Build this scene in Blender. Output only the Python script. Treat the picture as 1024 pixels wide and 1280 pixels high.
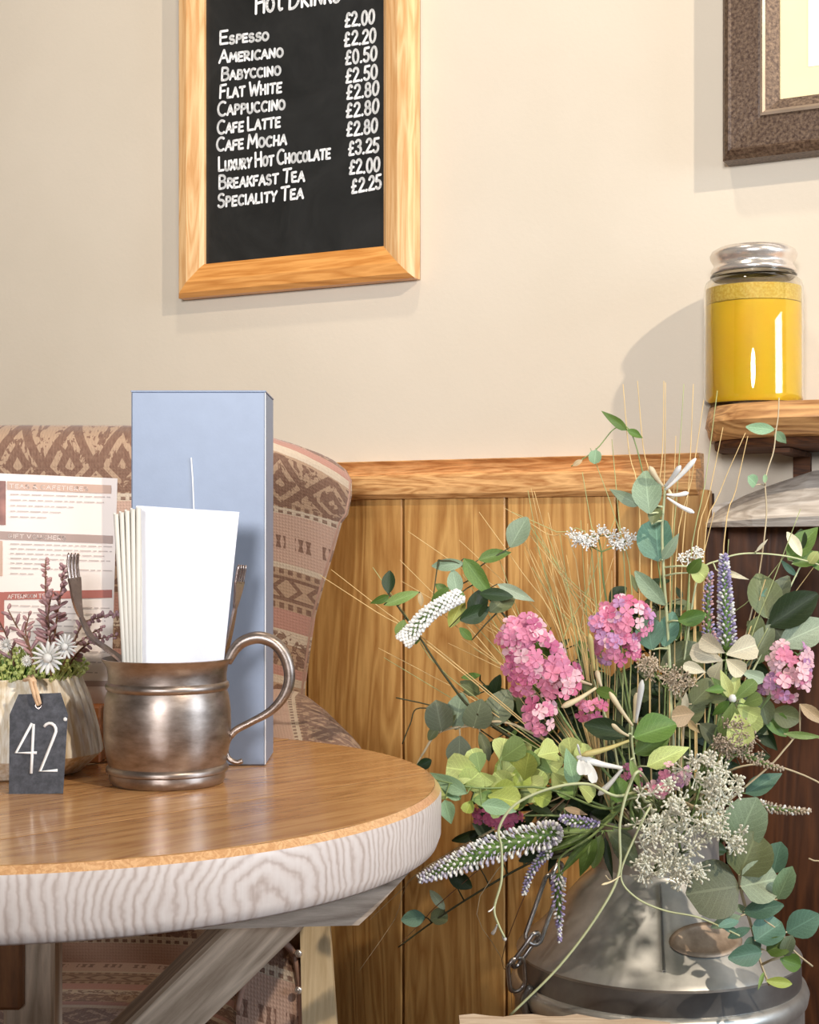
import bpy, math, random
from mathutils import Vector, Matrix
import numpy as np
random.seed(7)
PI = math.pi
sc = bpy.context.scene
for o in list(bpy.data.objects): bpy.data.objects.remove(o)
C = sc.collection

# ------------------------------------------------------------------ camera, light, exposure
F, HX, HY, CZ = 1850.0, 512.0, 675.0, 0.95        # focal length in px, principal column, horizon row, eye height (m)
cd = bpy.data.cameras.new('camera'); cam = bpy.data.objects.new('camera', cd); C.objects.link(cam)
cd.sensor_fit = 'HORIZONTAL'; cd.sensor_width = 36; cd.lens = F/1024*36
cd.shift_y = (HY-640)/1024; cam.location = (0, 0, CZ); cam.rotation_euler = (PI/2, 0, 0)
cd.clip_start = .01
sc.camera = cam
w = bpy.data.worlds.new('world'); sc.world = w; w.use_nodes = True
w.node_tree.nodes['Background'].inputs[0].default_value = (1.0, .90, .78, 1)
w.node_tree.nodes['Background'].inputs[1].default_value = .05

def lamp(name, kind, loc, target, power, color, size=.1, size_y=None, spot=None):
    d = bpy.data.lights.new(name, kind); d.energy = power; d.color = color
    if kind == 'AREA':
        d.size = size
        if size_y: d.shape = 'RECTANGLE'; d.size_y = size_y
    else:
        d.shadow_soft_size = size
    if spot: d.spot_size = math.radians(spot); d.spot_blend = .6
    o = bpy.data.objects.new(name, d); C.objects.link(o); o.location = loc
    o.rotation_euler = (Vector(target)-Vector(loc)).to_track_quat('-Z', 'Y').to_euler()
    return o
lamp('ceiling_spot_light', 'SPOT', (1.50, -.62, 2.75), (.05, 1.7, .95), 200, (1.0, .86, .70), .03, spot=75)
lamp('wall_downlight', 'SPOT', (-.10, 1.22, 2.62), (.05, 1.85, 1.5), 22, (1.0, .88, .74), .05, spot=100)
lamp('window_daylight', 'AREA', (2.1, .1, 1.35), (-.1, 1.3, 1.05), 27, (.70, .84, 1.0), .75, 1.0)
lamp('added_front_fill', 'SPOT', (-.45, -1.7, 1.45), (-.02, 2.0, 1.64), 375, (.95, .96, 1.0), .30, spot=40)  # added fill from behind the camera, cone shaped to leave the lower wall dark
bpy.data.lights['added_front_fill'].spot_blend = .85
sc.view_settings.view_transform = 'Standard'; sc.view_settings.look = 'None'
sc.view_settings.gamma = 1; sc.view_settings.use_curve_mapping = False
sc.view_settings.exposure = 0.25

# ------------------------------------------------------------------ geometry of the place
TT = .5; TH = math.atan(TT); U = Vector((math.cos(TH), -math.sin(TH), 0)); NW = Vector((-math.sin(TH), -math.cos(TH), 0)); W0 = Vector((0, 2.0, 0))
def P(px, py, Y):
    return Vector(((px-HX)/F*Y, Y, CZ-(py-HY)/F*Y))
def WP(s, d, z): return W0+U*s+NW*d+Vector((0, 0, z))
def ws(px, py):                                    # pixel on the wall plane -> (s, z)
    x = (px-HX)/F; t = 2.0/(1+x*TT)
    return (x*t/math.cos(TH), CZ-(py-HY)/F*t)

# ------------------------------------------------------------------ mesh helpers
class MB:
    def __init__(s): s.v = []; s.f = []; s.uv = None
    def add(s, vs, fs):
        n = len(s.v); s.v += [Vector(a) for a in vs]; s.f += [tuple(i+n for i in f) for f in fs]; return s
    def quadbox(s, A, B):                          # two quads (4 pts each, same order) joined
        return s.add(list(A)+list(B), [(0,1,2,3),(7,6,5,4),(0,4,5,1),(1,5,6,2),(2,6,7,3),(3,7,4,0)])
    def box(s, lo, hi, tf=None, bev=0):
        x0,y0,z0 = lo; x1,y1,z1 = hi
        if bev == 0:
            vs = [(x0,y0,z0),(x1,y0,z0),(x1,y1,z0),(x0,y1,z0),(x0,y0,z1),(x1,y0,z1),(x1,y1,z1),(x0,y1,z1)]
            vs = [tf(*a) if tf else a for a in vs]
            return s.add(vs, [(0,3,2,1),(4,5,6,7),(0,1,5,4),(1,2,6,5),(2,3,7,6),(3,0,4,7)])
        b = bev; vs = []; idx = {}
        for ix,(X,dx) in enumerate(((x0,b),(x1,-b))):
            for iy,(Y,dy) in enumerate(((y0,b),(y1,-b))):
                for iz,(Z,dz) in enumerate(((z0,b),(z1,-b))):
                    for k,a in enumerate(((X,Y+dy,Z+dz),(X+dx,Y,Z+dz),(X+dx,Y+dy,Z))):
                        idx[ix,iy,iz,k] = len(vs); vs.append(tf(*a) if tf else a)
        I = idx; f = []
        for i in (0,1):
            f.append((I[i,0,0,0],I[i,1,0,0],I[i,1,1,0],I[i,0,1,0])); f.append((I[0,i,0,1],I[1,i,0,1],I[1,i,1,1],I[0,i,1,1])); f.append((I[0,0,i,2],I[1,0,i,2],I[1,1,i,2],I[0,1,i,2]))
        for i in (0,1):
            for j in (0,1):
                f.append((I[i,j,0,0],I[i,j,1,0],I[i,j,1,1],I[i,j,0,1])); f.append((I[i,0,j,0],I[i,1,j,0],I[i,1,j,2],I[i,0,j,2])); f.append((I[0,i,j,1],I[1,i,j,1],I[1,i,j,2],I[0,i,j,2]))
                for k in (0,1): f.append((I[i,j,k,0],I[i,j,k,1],I[i,j,k,2]))
        return s.add(vs, f)
    def tube(s, pts, r, n=6, cap=True):
        pts = [Vector(p) for p in pts]; m = len(pts); R = r if isinstance(r, (list, tuple)) else [r]*m
        t = (pts[1]-pts[0]).normalized(); a = t.orthogonal().normalized(); vs = []; fs = []
        for i, p in enumerate(pts):
            t2 = (pts[min(i+1,m-1)]-pts[max(i-1,0)])
            if t2.length > 1e-9: t2.normalize()
            else: t2 = t
            a = (a-t2*a.dot(t2)).normalized(); b = t2.cross(a); t = t2
            for k in range(n):
                an = 2*PI*k/n; vs.append(p+(a*math.cos(an)+b*math.sin(an))*R[i])
        for i in range(m-1):
            for k in range(n):
                k2 = (k+1)%n; fs.append((i*n+k, i*n+k2, (i+1)*n+k2, (i+1)*n+k))
        if cap: fs.append(tuple(range(n))[::-1]); fs.append(tuple((m-1)*n+k for k in range(n)))
        return s.add(vs, fs)
    def loop_tube(s, pts, r, n=6):
        pts = [Vector(p) for p in pts]; m = len(pts); vs = []; fs = []; ctr = sum(pts, Vector())/m
        nrm = (pts[1]-pts[0]).cross(pts[m//3]-pts[0]).normalized()
        for i, p in enumerate(pts):
            t = (pts[(i+1)%m]-pts[i-1]).normalized(); a = nrm; b = t.cross(a)
            for k in range(n):
                an = 2*PI*k/n; vs.append(p+(a*math.cos(an)+b*math.sin(an))*r)
        for i in range(m):
            for k in range(n):
                k2 = (k+1)%n; j = (i+1)%m; fs.append((i*n+k, i*n+k2, j*n+k2, j*n+k))
        return s.add(vs, fs)
    def lathe(s, prof, c, n=48, mod=None, closed=False):
        vs = []; fs = []; m = len(prof)
        for (r, z) in prof:
            for k in range(n):
                an = 2*PI*k/n; rr = r*(mod(an, z) if mod else 1)
                vs.append((c[0]+rr*math.cos(an), c[1]+rr*math.sin(an), c[2]+z))
        for i in range(m-1):
            for k in range(n):
                k2 = (k+1)%n; fs.append((i*n+k, i*n+k2, (i+1)*n+k2, (i+1)*n+k))
        if not closed: fs.append(tuple(range(n))[::-1]); fs.append(tuple((m-1)*n+k for k in range(n)))
        return s.add(vs, fs)
    def prism(s, poly, tf, d0, d1):                # poly in 2D, tf(a, b, d) -> point
        n = len(poly); vs = [tf(a, b, d0) for a, b in poly]+[tf(a, b, d1) for a, b in poly]
        return s.add(vs, [tuple(range(n)), tuple(range(2*n-1, n-1, -1))]+[(i, (i+1)%n+0, (i+1)%n+n, i+n)[::-1] for i in range(n)])
    def blob(s, c, rx, ry=None, rz=None, n=6, m=4, rot=None):
        ry = ry or rx; rz = rz or rx; vs = []; fs = []; c = Vector(c)
        for i in range(1, m):
            ph = PI*i/m
            for k in range(n):
                an = 2*PI*k/n; q = Vector((rx*math.sin(ph)*math.cos(an), ry*math.sin(ph)*math.sin(an), rz*math.cos(ph)))
                vs.append(c+(rot@q if rot else q))
        q = Vector((0,0,rz)); a = len(vs); vs.append(c+(rot@q if rot else q)); vs.append(c-(rot@q if rot else q))
        for i in range(m-2):
            for k in range(n):
                k2 = (k+1)%n; fs.append((i*n+k, (i+1)*n+k, (i+1)*n+k2, i*n+k2))
        for k in range(n):
            k2 = (k+1)%n; fs.append((a, k, k2)); fs.append((a+1, (m-2)*n+k2, (m-2)*n+k))
        return s.add(vs, fs)
    def grid(s, fn, nu, nv, uvfn=None):
        n0 = len(s.v); vs = []; fs = []
        for j in range(nv+1):
            for i in range(nu+1): vs.append(fn(i/nu, j/nv))
        for j in range(nv):
            for i in range(nu):
                a = j*(nu+1)+i; fs.append((a, a+1, a+nu+2, a+nu+1))
        return s.add(vs, fs)
    def mesh(s, name, mat, inv=None, smooth=False, uv=None):
        me = bpy.data.meshes.new(name); vs = [tuple(inv@v) if inv else tuple(v) for v in s.v]
        me.from_pydata(vs, [], s.f)
        if uv:
            l = me.uv_layers.new(name='UVMap')
            for lp in me.loops: l.data[lp.index].uv = uv[lp.vertex_index]
        me.materials.append(mat); me.update()
        import bmesh
        bm = bmesh.new(); bm.from_mesh(me); bmesh.ops.recalc_face_normals(bm, faces=bm.faces); bm.to_mesh(me); bm.free()
        if smooth: me.polygons.foreach_set('use_smooth', [True]*len(me.polygons)); 
        if smooth == 'a':
            try: me.set_sharp_from_angle(angle=math.radians(40))
            except Exception: pass
        return me
    def build(s, name, mat, parent=None, smooth=False, uv=None, kind=None, label=None):
        R = rootm(parent); me = s.mesh(name, mat, R.inverted() if parent else None, smooth, uv)
        o = bpy.data.objects.new(name, me); C.objects.link(o)
        if parent: o.parent = parent
        if kind: o['kind'] = kind
        if label: o['label'] = label
        return o
ROOT = {}
def rootm(o):
    while o is not None and o.parent is not None: o = o.parent
    return ROOT.get(o.name, Matrix()) if o else Matrix()
def thing(name, label, cat, loc=(0,0,0), rz=0, group=None):
    o = bpy.data.objects.new(name, None); o.empty_display_size = .02; C.objects.link(o); o.location = loc; o.rotation_euler = (0,0,rz)
    ROOT[o.name] = Matrix.Translation(Vector(loc))@Matrix.Rotation(rz, 4, 'Z')
    o['label'] = label; o['category'] = cat
    if group: o['group'] = group
    return o
def inst(name, me, M, parent, label=None):          # place a shared mesh at world matrix M under parent
    o = bpy.data.objects.new(name, me); C.objects.link(o); o.parent = parent
    o.matrix_local = rootm(parent).inverted()@M
    if label: o['label'] = label
    return o
def crom(pts, k=6):                                 # smooth curve through points
    pts = [Vector(p) for p in pts]
    if len(pts) < 3: return [pts[0].lerp(pts[-1], i/k) for i in range(k+1)]
    q = [pts[0]*2-pts[1]]+pts+[pts[-1]*2-pts[-2]]; out = []
    for i in range(1, len(q)-2):
        a,b,c,d = q[i-1:i+3]
        for j in range(k):
            t = j/k; out.append(.5*((2*b)+(c-a)*t+(2*a-5*b+4*c-d)*t*t+(3*b-a-3*c+d)*t**3))
    return out+[pts[-1]]

# ------------------------------------------------------------------ materials
class NT:
    def __init__(s, name):
        m = bpy.data.materials.new(name); m.use_nodes = True; s.m = m; s.t = m.node_tree; s.b = s.t.nodes['Principled BSDF']
    def n(s, typ, **kw):
        nd = s.t.nodes.new(typ)
        for k, v in kw.items():
            if k == 'i':
                for kk, vv in v.items():
                    if hasattr(vv, 'is_linked') or isinstance(vv, bpy.types.NodeSocket): s.t.links.new(vv, nd.inputs[kk])
                    else: nd.inputs[kk].default_value = vv
            else: setattr(nd, k, v)
        return nd
    def math(s, op, a, b=0, c=None):
        i = {0: a, 1: b}
        if c is not None: i[2] = c
        return s.n('ShaderNodeMath', operation=op, i=i).outputs[0]
    def mix(s, f, a, b):
        nd = s.n('ShaderNodeMix', data_type='RGBA')
        for k, v in ((0, f), (6, a), (7, b)):
            if isinstance(v, bpy.types.NodeSocket): s.t.links.new(v, nd.inputs[k])
            else: nd.inputs[k].default_value = v if k == 0 or len(v) == 4 else (*v, 1)
        return nd.outputs[2]
    def ramp(s, f, stops, const=False):
        r = s.n('ShaderNodeValToRGB', i={0: f}); e = r.color_ramp.elements
        if const: r.color_ramp.interpolation = 'CONSTANT'
        while len(e) < len(stops): e.new(.5)
        for el, (p, c) in zip(e, stops): el.position = p; el.color = (*c, 1) if len(c) == 3 else c
        return r.outputs[0]
    def coord(s, scale=(1,1,1), rand=True, kind='Object', rot=(0,0,0)):
        tc = s.n('ShaderNodeTexCoord').outputs[kind]
        if any(rot): tc = s.n('ShaderNodeMapping', i={0: tc, 'Rotation': rot}).outputs[0]
        mp = s.n('ShaderNodeMapping', i={0: tc, 'Scale': scale})
        if rand:
            oi = s.n('ShaderNodeObjectInfo').outputs['Random']
            cb = s.n('ShaderNodeCombineXYZ', i={0: s.math('MULTIPLY', oi, 37.), 1: s.math('MULTIPLY', oi, 19.), 2: s.math('MULTIPLY', oi, 53.)}).outputs[0]
            s.t.links.new(cb, mp.inputs['Location'])
        return mp.outputs[0]
    def noise(s, v, scale=5, detail=4, rough=.5, dist=0):
        return s.n('ShaderNodeTexNoise', i={'Vector': v, 'Scale': scale, 'Detail': detail, 'Roughness': rough, 'Distortion': dist}).outputs[0]
    def bump(s, h, st=.2, d=.002):
        b = s.n('ShaderNodeBump', i={'Strength': st, 'Distance': d, 'Height': h}); s.t.links.new(b.outputs[0], s.b.inputs['Normal'])
    def out(s, col=None, rough=None, metal=None, **kw):
        for k, v in (('Base Color', col), ('Roughness', rough), ('Metallic', metal)):
            if v is None: continue
            if isinstance(v, bpy.types.NodeSocket): s.t.links.new(v, s.b.inputs[k])
            else: s.b.inputs[k].default_value = (*v, 1) if k == 'Base Color' and len(v) == 3 else v
        for k, v in kw.items(): s.b.inputs[k.replace('_', ' ')].default_value = v
        return s.m
def srgb(r, g, b): return tuple(((c/255)/12.92 if c/255 <= .04045 else ((c/255+.055)/1.055)**2.4) for c in (r, g, b))
def plain(name, col, rough=.6, metal=0, bump=0, bs=200, var=.12, **kw):
    t = NT(name); v = t.coord(rand=True); nz = t.noise(v, bs*.15, 3)
    a = tuple(c*(1-var) for c in col); b = tuple(min(1, c*(1+var)) for c in col)
    c = t.ramp(nz, [(.3, a), (.7, b)])
    if bump: t.bump(t.noise(v, bs, 3), bump, .001)
    return t.out(c, rough, metal, **kw)
def wood(name, dark, light, grain=(30, 30, 2.2), rings=4, rough=.5, coat=0, rot=(0,0,0), bump=.15, streak=.45, knots=False):
    t = NT(name); v = t.coord(grain, True, rot=rot)
    n1 = t.noise(v, 1.0, 3, .5, .6)
    rg = t.math('FRACT', t.math('MULTIPLY', n1, rings*2.2)); rg = t.math('ABSOLUTE', t.math('SUBTRACT', rg, .5)); rg = t.math('MULTIPLY', rg, 2)
    v2 = t.coord(tuple(g*8 for g in grain), True, rot=rot); n2 = t.noise(v2, 1.0, 4, .7)
    f = t.math('ADD', t.math('MULTIPLY', rg, streak), t.math('MULTIPLY', n2, 1-streak*.6))
    c = t.ramp(f, [(.18, dark), (.85, light)])
    if knots:
        vo = t.n('ShaderNodeTexVoronoi', i={'Vector': t.coord((5, 5, 1.6), True, rot=rot), 'Scale': 1.3}).outputs['Distance']
        k = t.ramp(vo, [(0.02, (1,1,1)), (.09, (0,0,0))]); c = t.mix(k, c, tuple(d*.35 for d in dark))
    oi = t.n('ShaderNodeObjectInfo').outputs['Random']
    hsv = t.n('ShaderNodeHueSaturation', i={'Value': t.math('ADD', .9, t.math('MULTIPLY', oi, .22)), 'Color': c})
    t.bump(f, bump, .0015)
    return t.out(hsv.outputs[0], rough, 0, Coat_Weight=coat, Coat_Roughness=.12)
M = {}
# painted plaster
t = NT('beige_plaster'); v = t.coord(rand=False)
c = t.ramp(t.noise(v, 2.2, 4, .6), [(.3, srgb(208, 196, 176)), (.7, srgb(217, 205, 186))]); t.bump(t.noise(v, 160, 4, .6), .12, .002)
M['plaster'] = t.out(c, .75)
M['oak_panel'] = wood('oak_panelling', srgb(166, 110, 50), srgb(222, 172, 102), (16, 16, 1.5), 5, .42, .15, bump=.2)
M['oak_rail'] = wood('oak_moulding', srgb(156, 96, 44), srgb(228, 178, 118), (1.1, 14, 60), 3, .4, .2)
M['shade_panel'] = wood('panelling_painted_shade', srgb(52, 26, 12), srgb(104, 62, 34), (16, 16, 1.5), 5, .5, .05)  # darker copy of the oak panelling, with shade put into its colour
M['groove'] = plain('panel_backing', srgb(58, 30, 14), .8)
M['pine'] = wood('pine_frame', srgb(208, 150, 88), srgb(240, 196, 140), (30, 20, 2.4), 4, .45, .2, streak=.5, knots=True)
M['pine_h'] = wood('pine_frame_crosswise', srgb(180, 112, 44), srgb(222, 158, 86), (2.4, 20, 30), 4, .45, .2, streak=.5)
t = NT('chalkboard_black'); v = t.coord(rand=False)
c = t.ramp(t.noise(v, 9, 5, .65, 1.2), [(.35, (.010,.0105,.010)), (.75, (.026,.026,.025))]); M['board'] = t.out(c, .42)
M['chalk'] = plain('white_chalk_pen', (.88,.88,.86), .8, var=.03)
t = NT('bronze_brown_frame'); v = t.coord((1,1,1), False)
c = t.ramp(t.noise(v, 260, 3, .6), [(.35, srgb(62, 42, 30)), (.7, srgb(120, 98, 78))]); t.bump(t.noise(v, 300, 2), .3, .001)
M['bronze'] = t.out(c, .42, .25)
M['bronze_edge'] = plain('worn_frame_edge', srgb(158, 138, 118), .35, .4)
M['mat'] = plain('cream_mount', srgb(246, 228, 178), .8, var=.02)
M['print'] = plain('picture_paper', srgb(246, 240, 240), .5, var=.02)
M['shelf'] = wood('live_edge_shelf_wood', srgb(132, 80, 36), srgb(224, 172, 112), (2.2, 14, 30), 4, .5, .1, bump=.4)
M['bark'] = wood('shelf_bark', srgb(40, 20, 10), srgb(110, 66, 34), (4, 20, 30), 4, .7, 0, bump=.6)
M['driftwood'] = wood('weathered_grey_wood', srgb(172, 160, 146), srgb(236, 228, 216), (2.2, 14, 40), 3, .75, 0, bump=.6)
M['tabletop'] = wood('varnished_table_wood', srgb(168, 110, 62), srgb(226, 176, 118), (3, 26, 26), 3, .24, .5, rot=(0, 0, -PI/4), bump=.06, streak=.35)
M['beam'] = wood('weathered_table_frame', srgb(150, 128, 106), srgb(222, 200, 176), (34, 34, 3), 3, .6, .05, rot=(0, 0, 0), bump=.5)
M['beam_across'] = wood('weathered_table_bearer', srgb(124, 108, 94), srgb(192, 176, 160), (3, 30, 34), 3, .6, .05, bump=.4)
M['beam_brown'] = wood('brown_table_frame', srgb(92, 54, 26), srgb(156, 102, 58), (30, 30, 5), 3, .5)
M['pale_wood'] = wood('pale_chair_board', srgb(200, 172, 128), srgb(232, 208, 166), (30, 30, 3), 3, .6, streak=.3)
M['block'] = wood('orange_wood_block', srgb(156, 84, 36), srgb(206, 128, 66), (6, 30, 30), 3, .5)
M['stool'] = wood('limed_wood', srgb(196, 168, 140), srgb(232, 212, 188), (4, 30, 30), 3, .6)
M['floor'] = wood('dark_floor_boards', srgb(62, 40, 26), srgb(96, 64, 42), (2, 14, 14), 3, .5)
M['ceiling'] = plain('white_ceiling', (.75,.72,.66), .9, var=.02)
# end-grain band round the table
t = NT('limed_table_edge'); tc = t.n('ShaderNodeTexCoord').outputs['Object']
sep = t.n('ShaderNodeSeparateXYZ', i={0: tc}); X, Y, Z = sep.outputs
ang = t.math('ARCTAN2', Y, X); arc = t.math('MULTIPLY', ang, .315)
cb = t.n('ShaderNodeCombineXYZ', i={0: arc, 1: 0., 2: Z}).outputs[0]
warp = t.noise(cb, 9, 2, .5); slow = t.noise(cb, 3, 1, .5)
# growth rings as distance to a pith that lies under the top on the right hand of the front
dx = t.math('SUBTRACT', t.math('ADD', arc, t.math('MULTIPLY', slow, .03)), -.262); dz = t.math('ADD', Z, .032)
rr = t.math('SQRT', t.math('ADD', t.math('MULTIPLY', dx, dx), t.math('ADD', .0009, t.math('MULTIPLY', t.math('MULTIPLY', dz, dz), .8))))
ph = t.math('ADD', t.math('MULTIPLY', t.math('POWER', rr, .9), 135.), t.math('ADD', t.math('MULTIPLY', warp, 6.), t.math('MULTIPLY', t.noise(cb, 45, 3, .6), 1.6)))
sn = t.math('ADD', t.math('MULTIPLY', t.math('SINE', t.math('MULTIPLY', ph, 6.28)), .5), .5)
fine = t.noise(t.n('ShaderNodeMapping', i={0: cb, 'Scale': (220, 1, 25)}).outputs[0], 1, 3)
g = t.math('ADD', t.math('MULTIPLY', t.math('POWER', sn, t.math('ADD', .25, slow)), .5), t.math('MULTIPLY', fine, .55))
c = t.ramp(g, [(.15, srgb(184, 166, 156)), (.5, srgb(216, 203, 196)), (1, srgb(232, 223, 218))]); t.bump(g, .35, .001)
M['edge'] = t.out(c, .45, 0, Coat_Weight=.12, Coat_Roughness=.3)
M['edge_varnish'] = wood('varnished_chamfer', srgb(196, 140, 90), srgb(236, 190, 140), (90, 90, 90), 3, .3, .5)
# metals
def metal(name, c0, c1, rough, sc_=30, aniso=(1,1,1), bump=.05):
    t = NT(name); v = t.coord(aniso, False); nz = t.noise(v, sc_, 5, .65); mt = dict(galvanised_zinc=.75, dull_zinc_band=.8, silvered_lid=.75, brown_oval_badge=.5, steel_cutlery=.85, antique_tin=.92).get(name, 1.0)
    c = t.ramp(nz, [(.3, c0), (.7, c1)]); r = t.math('ADD', rough-.08, t.math('MULTIPLY', nz, .2)); t.bump(t.noise(v, sc_*8, 3), bump, .0006)
    return t.out(c, r, mt)
M['tin'] = metal('antique_tin', srgb(132, 118, 108), srgb(180, 166, 156), .36, 40, (1,1,2.5))
M['cutlery'] = metal('steel_cutlery', srgb(150, 128, 120), srgb(196, 180, 172), .22, 60)
M['zinc'] = metal('galvanised_zinc', srgb(186, 184, 178), srgb(232, 230, 222), .36, 14)
M['zinc_dark'] = metal('dull_zinc_band', srgb(130, 128, 126), srgb(176, 174, 170), .3, 10)
M['silver'] = metal('silvered_lid', srgb(214, 200, 186), srgb(246, 240, 232), .22, 20)
M['badge'] = metal('brown_oval_badge', srgb(140, 118, 98), srgb(186, 164, 140), .45, 60)
M['chain'] = metal('steel_chain', srgb(150, 144, 140), srgb(196, 192, 188), .28, 60)
t = NT('clear_glass'); M['glass'] = t.out((1,.98,.93), .02, 0, Transmission_Weight=1.0, IOR=1.45)
t = NT('yellow_candle_wax'); v = t.coord(rand=False)
c = t.ramp(t.noise(v, 14, 3), [(.3, srgb(255, 200, 8)), (.7, srgb(255, 215, 30))]); M['wax'] = t.out(c, .5, 0, Subsurface_Weight=.1, Subsurface_Scale=.02)
t.b.inputs['Subsurface Radius'].default_value = (1,.6,.1)
t = NT('wax_smeared_glass'); v = t.coord(rand=False); c = t.ramp(t.noise(v, 420, 3, .7), [(.4, srgb(228, 184, 50)), (.62, srgb(246, 218, 110))]); M['waxfilm'] = t.out(c, .4)
M['blue'] = plain('blue_grey_card', srgb(128, 141, 163), .45, var=.03, bump=.05, bs=500)
M['blue_side'] = M['blue']
M['thread'] = plain('white_thread', (.8,.8,.8), .7)
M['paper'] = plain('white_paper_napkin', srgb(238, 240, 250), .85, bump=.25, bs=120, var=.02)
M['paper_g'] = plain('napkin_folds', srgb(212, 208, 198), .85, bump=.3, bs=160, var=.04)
M['card'] = plain('menu_paper', srgb(246, 232, 222), .6, var=.015)
M['bar_tan'] = plain('printed_tan', srgb(206, 172, 152), .6, var=.04); M['bar_taupe'] = plain('printed_taupe', srgb(176, 152, 142), .6, var=.04)
M['bar_red'] = plain('printed_terracotta', srgb(178, 104, 92), .6, var=.04); M['smallprint'] = plain('printed_grey', srgb(200, 184, 176), .6)
M['photo_print'] = plain('printed_photo', srgb(150, 104, 92), .5, var=.5, bs=400)
t = NT('cream_fluted_ceramic'); v = t.coord((1,1,.06), False); c = t.ramp(t.noise(v, 260, 3), [(.35, srgb(206, 186, 152)), (.65, srgb(240, 232, 216))]); M['ceramic'] = t.out(c, .45)
t = NT('slate_tag'); v = t.coord(rand=False); c = t.ramp(t.noise(v, 160, 4, .7), [(.35, srgb(50, 52, 58)), (.7, srgb(84, 86, 94))]); t.bump(t.noise(v, 400, 3), .3, .0006); M['slate'] = t.out(c, .6)
M['twine'] = plain('jute_twine', srgb(216, 182, 146), .9, bump=.6, bs=500)
# leaves
def leafmat(name, col, vein=1.35, rough=.5, tr=.12, var=.25):
    t = NT(name); uv = t.n('ShaderNodeTexCoord').outputs['UV']; sp = t.n('ShaderNodeSeparateXYZ', i={0: uv}); u, v = sp.outputs[0], sp.outputs[1]
    au = t.math('ABSOLUTE', t.math('SUBTRACT', u, .5))
    mid = t.math('LESS_THAN', au, .022)
    sv = t.math('FRACT', t.math('MULTIPLY', t.math('SUBTRACT', v, t.math('MULTIPLY', au, .8)), 7.)); side = t.math('LESS_THAN', t.math('ABSOLUTE', t.math('SUBTRACT', sv, .5)), .07)
    ve = t.math('MAXIMUM', mid, t.math('MULTIPLY', side, .45))
    nz = t.noise(t.coord(), 55, 4, .6)
    a = tuple(c*(1-var) for c in col); b = tuple(min(1, c*(1+var)) for c in col)
    base = t.ramp(nz, [(.3, a), (.7, b)]); hi = tuple(min(1, c*vein+.015) for c in col)
    c = t.mix(ve, base, hi)
    oi = t.n('ShaderNodeObjectInfo').outputs['Random']
    hsv = t.n('ShaderNodeHueSaturation', i={'Value': t.math('ADD', .82, t.math('MULTIPLY', oi, .36)), 'Hue': t.math('ADD', .49, t.math('MULTIPLY', oi, .02)), 'Color': c})
    t.bump(t.math('ADD', nz, t.math('MULTIPLY', ve, -.6)), .25, .001)
    t.out(hsv.outputs[0], rough)
    tl = t.n('ShaderNodeBsdfTranslucent', i={0: hsv.outputs[0]}); mx = t.n('ShaderNodeMixShader', i={0: tr, 1: t.b.outputs[0], 2: tl.outputs[0]})
    t.t.links.new(mx.outputs[0], t.t.nodes['Material Output'].inputs[0]); return t.m
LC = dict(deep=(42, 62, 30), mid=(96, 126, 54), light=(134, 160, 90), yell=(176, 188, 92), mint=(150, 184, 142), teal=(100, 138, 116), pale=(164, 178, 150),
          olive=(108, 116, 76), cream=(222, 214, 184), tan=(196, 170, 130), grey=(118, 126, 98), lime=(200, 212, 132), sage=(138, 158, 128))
for k, v in LC.items(): M['leaf_'+k] = leafmat(k+'_leaf', srgb(*v))
PC = dict(pink=(226, 142, 172), deeppink=(206, 108, 146), palepink=(244, 200, 208), lilac=(208, 156, 200), palelilac=(222, 216, 232), lace=(250, 244, 226), white=(250, 248, 240), ivory=(232, 216, 178), tube=(212, 198, 128), tanwhite=(214, 196, 170), purple=(176, 164, 204), mauve=(196, 156, 158))
for k, v in PC.items(): M['pet_'+k] = leafmat(k+'_petal', srgb(*v), 1.05, .5, .2, .12)
M['stem_green'] = plain('green_stem', srgb(126, 146, 88), .5); M['stem_pale'] = plain('pale_stem', srgb(198, 204, 158), .5); M['stem_brown'] = plain('brown_stem', srgb(118, 84, 60), .6)
M['stem_dark'] = plain('dark_stem', srgb(64, 64, 36), .6); M['straw'] = plain('straw_grass', srgb(220, 188, 128), .6); M['straw_g'] = plain('green_straw_grass', srgb(170, 178, 120), .6)
M['stem_beige'] = plain('beige_twig', srgb(204, 186, 150), .6)

# patterned chair fabric: bands of motifs across the height (uv in metres)
t = NT('knitted_pattern_fabric'); uv = t.n('ShaderNodeTexCoord').outputs['UV']
wob = t.noise(uv, 14, 2, .5)
sp = t.n('ShaderNodeSeparateXYZ', i={0: uv}); u, v = sp.outputs[0], sp.outputs[1]
PER = .256
vv = t.math('DIVIDE', t.math('MODULO', t.math('ADD', v, 10*PER), PER), PER)          # 0..1 in a period
def tri(x, p): return t.math('MULTIPLY', t.math('ABSOLUTE', t.math('SUBTRACT', t.math('FRACT', t.math('DIVIDE', x, p)), .5)), 2)
def band(a, b): return t.math('MULTIPLY', t.math('GREATER_THAN', vv, a), t.math('LESS_THAN', vv, b))
def ring(p, vc, ph, wd, k=1.0, r0=.5):               # lattice of diamonds of period p centred on vc
    a = t.math('SUBTRACT', 1., tri(t.math('ADD', u, ph), p)); b = t.math('MULTIPLY', t.math('ABSOLUTE', t.math('SUBTRACT', vv, vc)), 2*PER/p*k)
    d = t.math('ADD', t.math('SUBTRACT', 1., a), b)
    return t.math('LESS_THAN', t.math('ABSOLUTE', t.math('SUBTRACT', d, r0)), wd)
pink, crm, brn, ros, tan = srgb(204, 170, 150), srgb(214, 196, 172), srgb(112, 78, 62), srgb(192, 142, 126), srgb(184, 154, 126)
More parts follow.
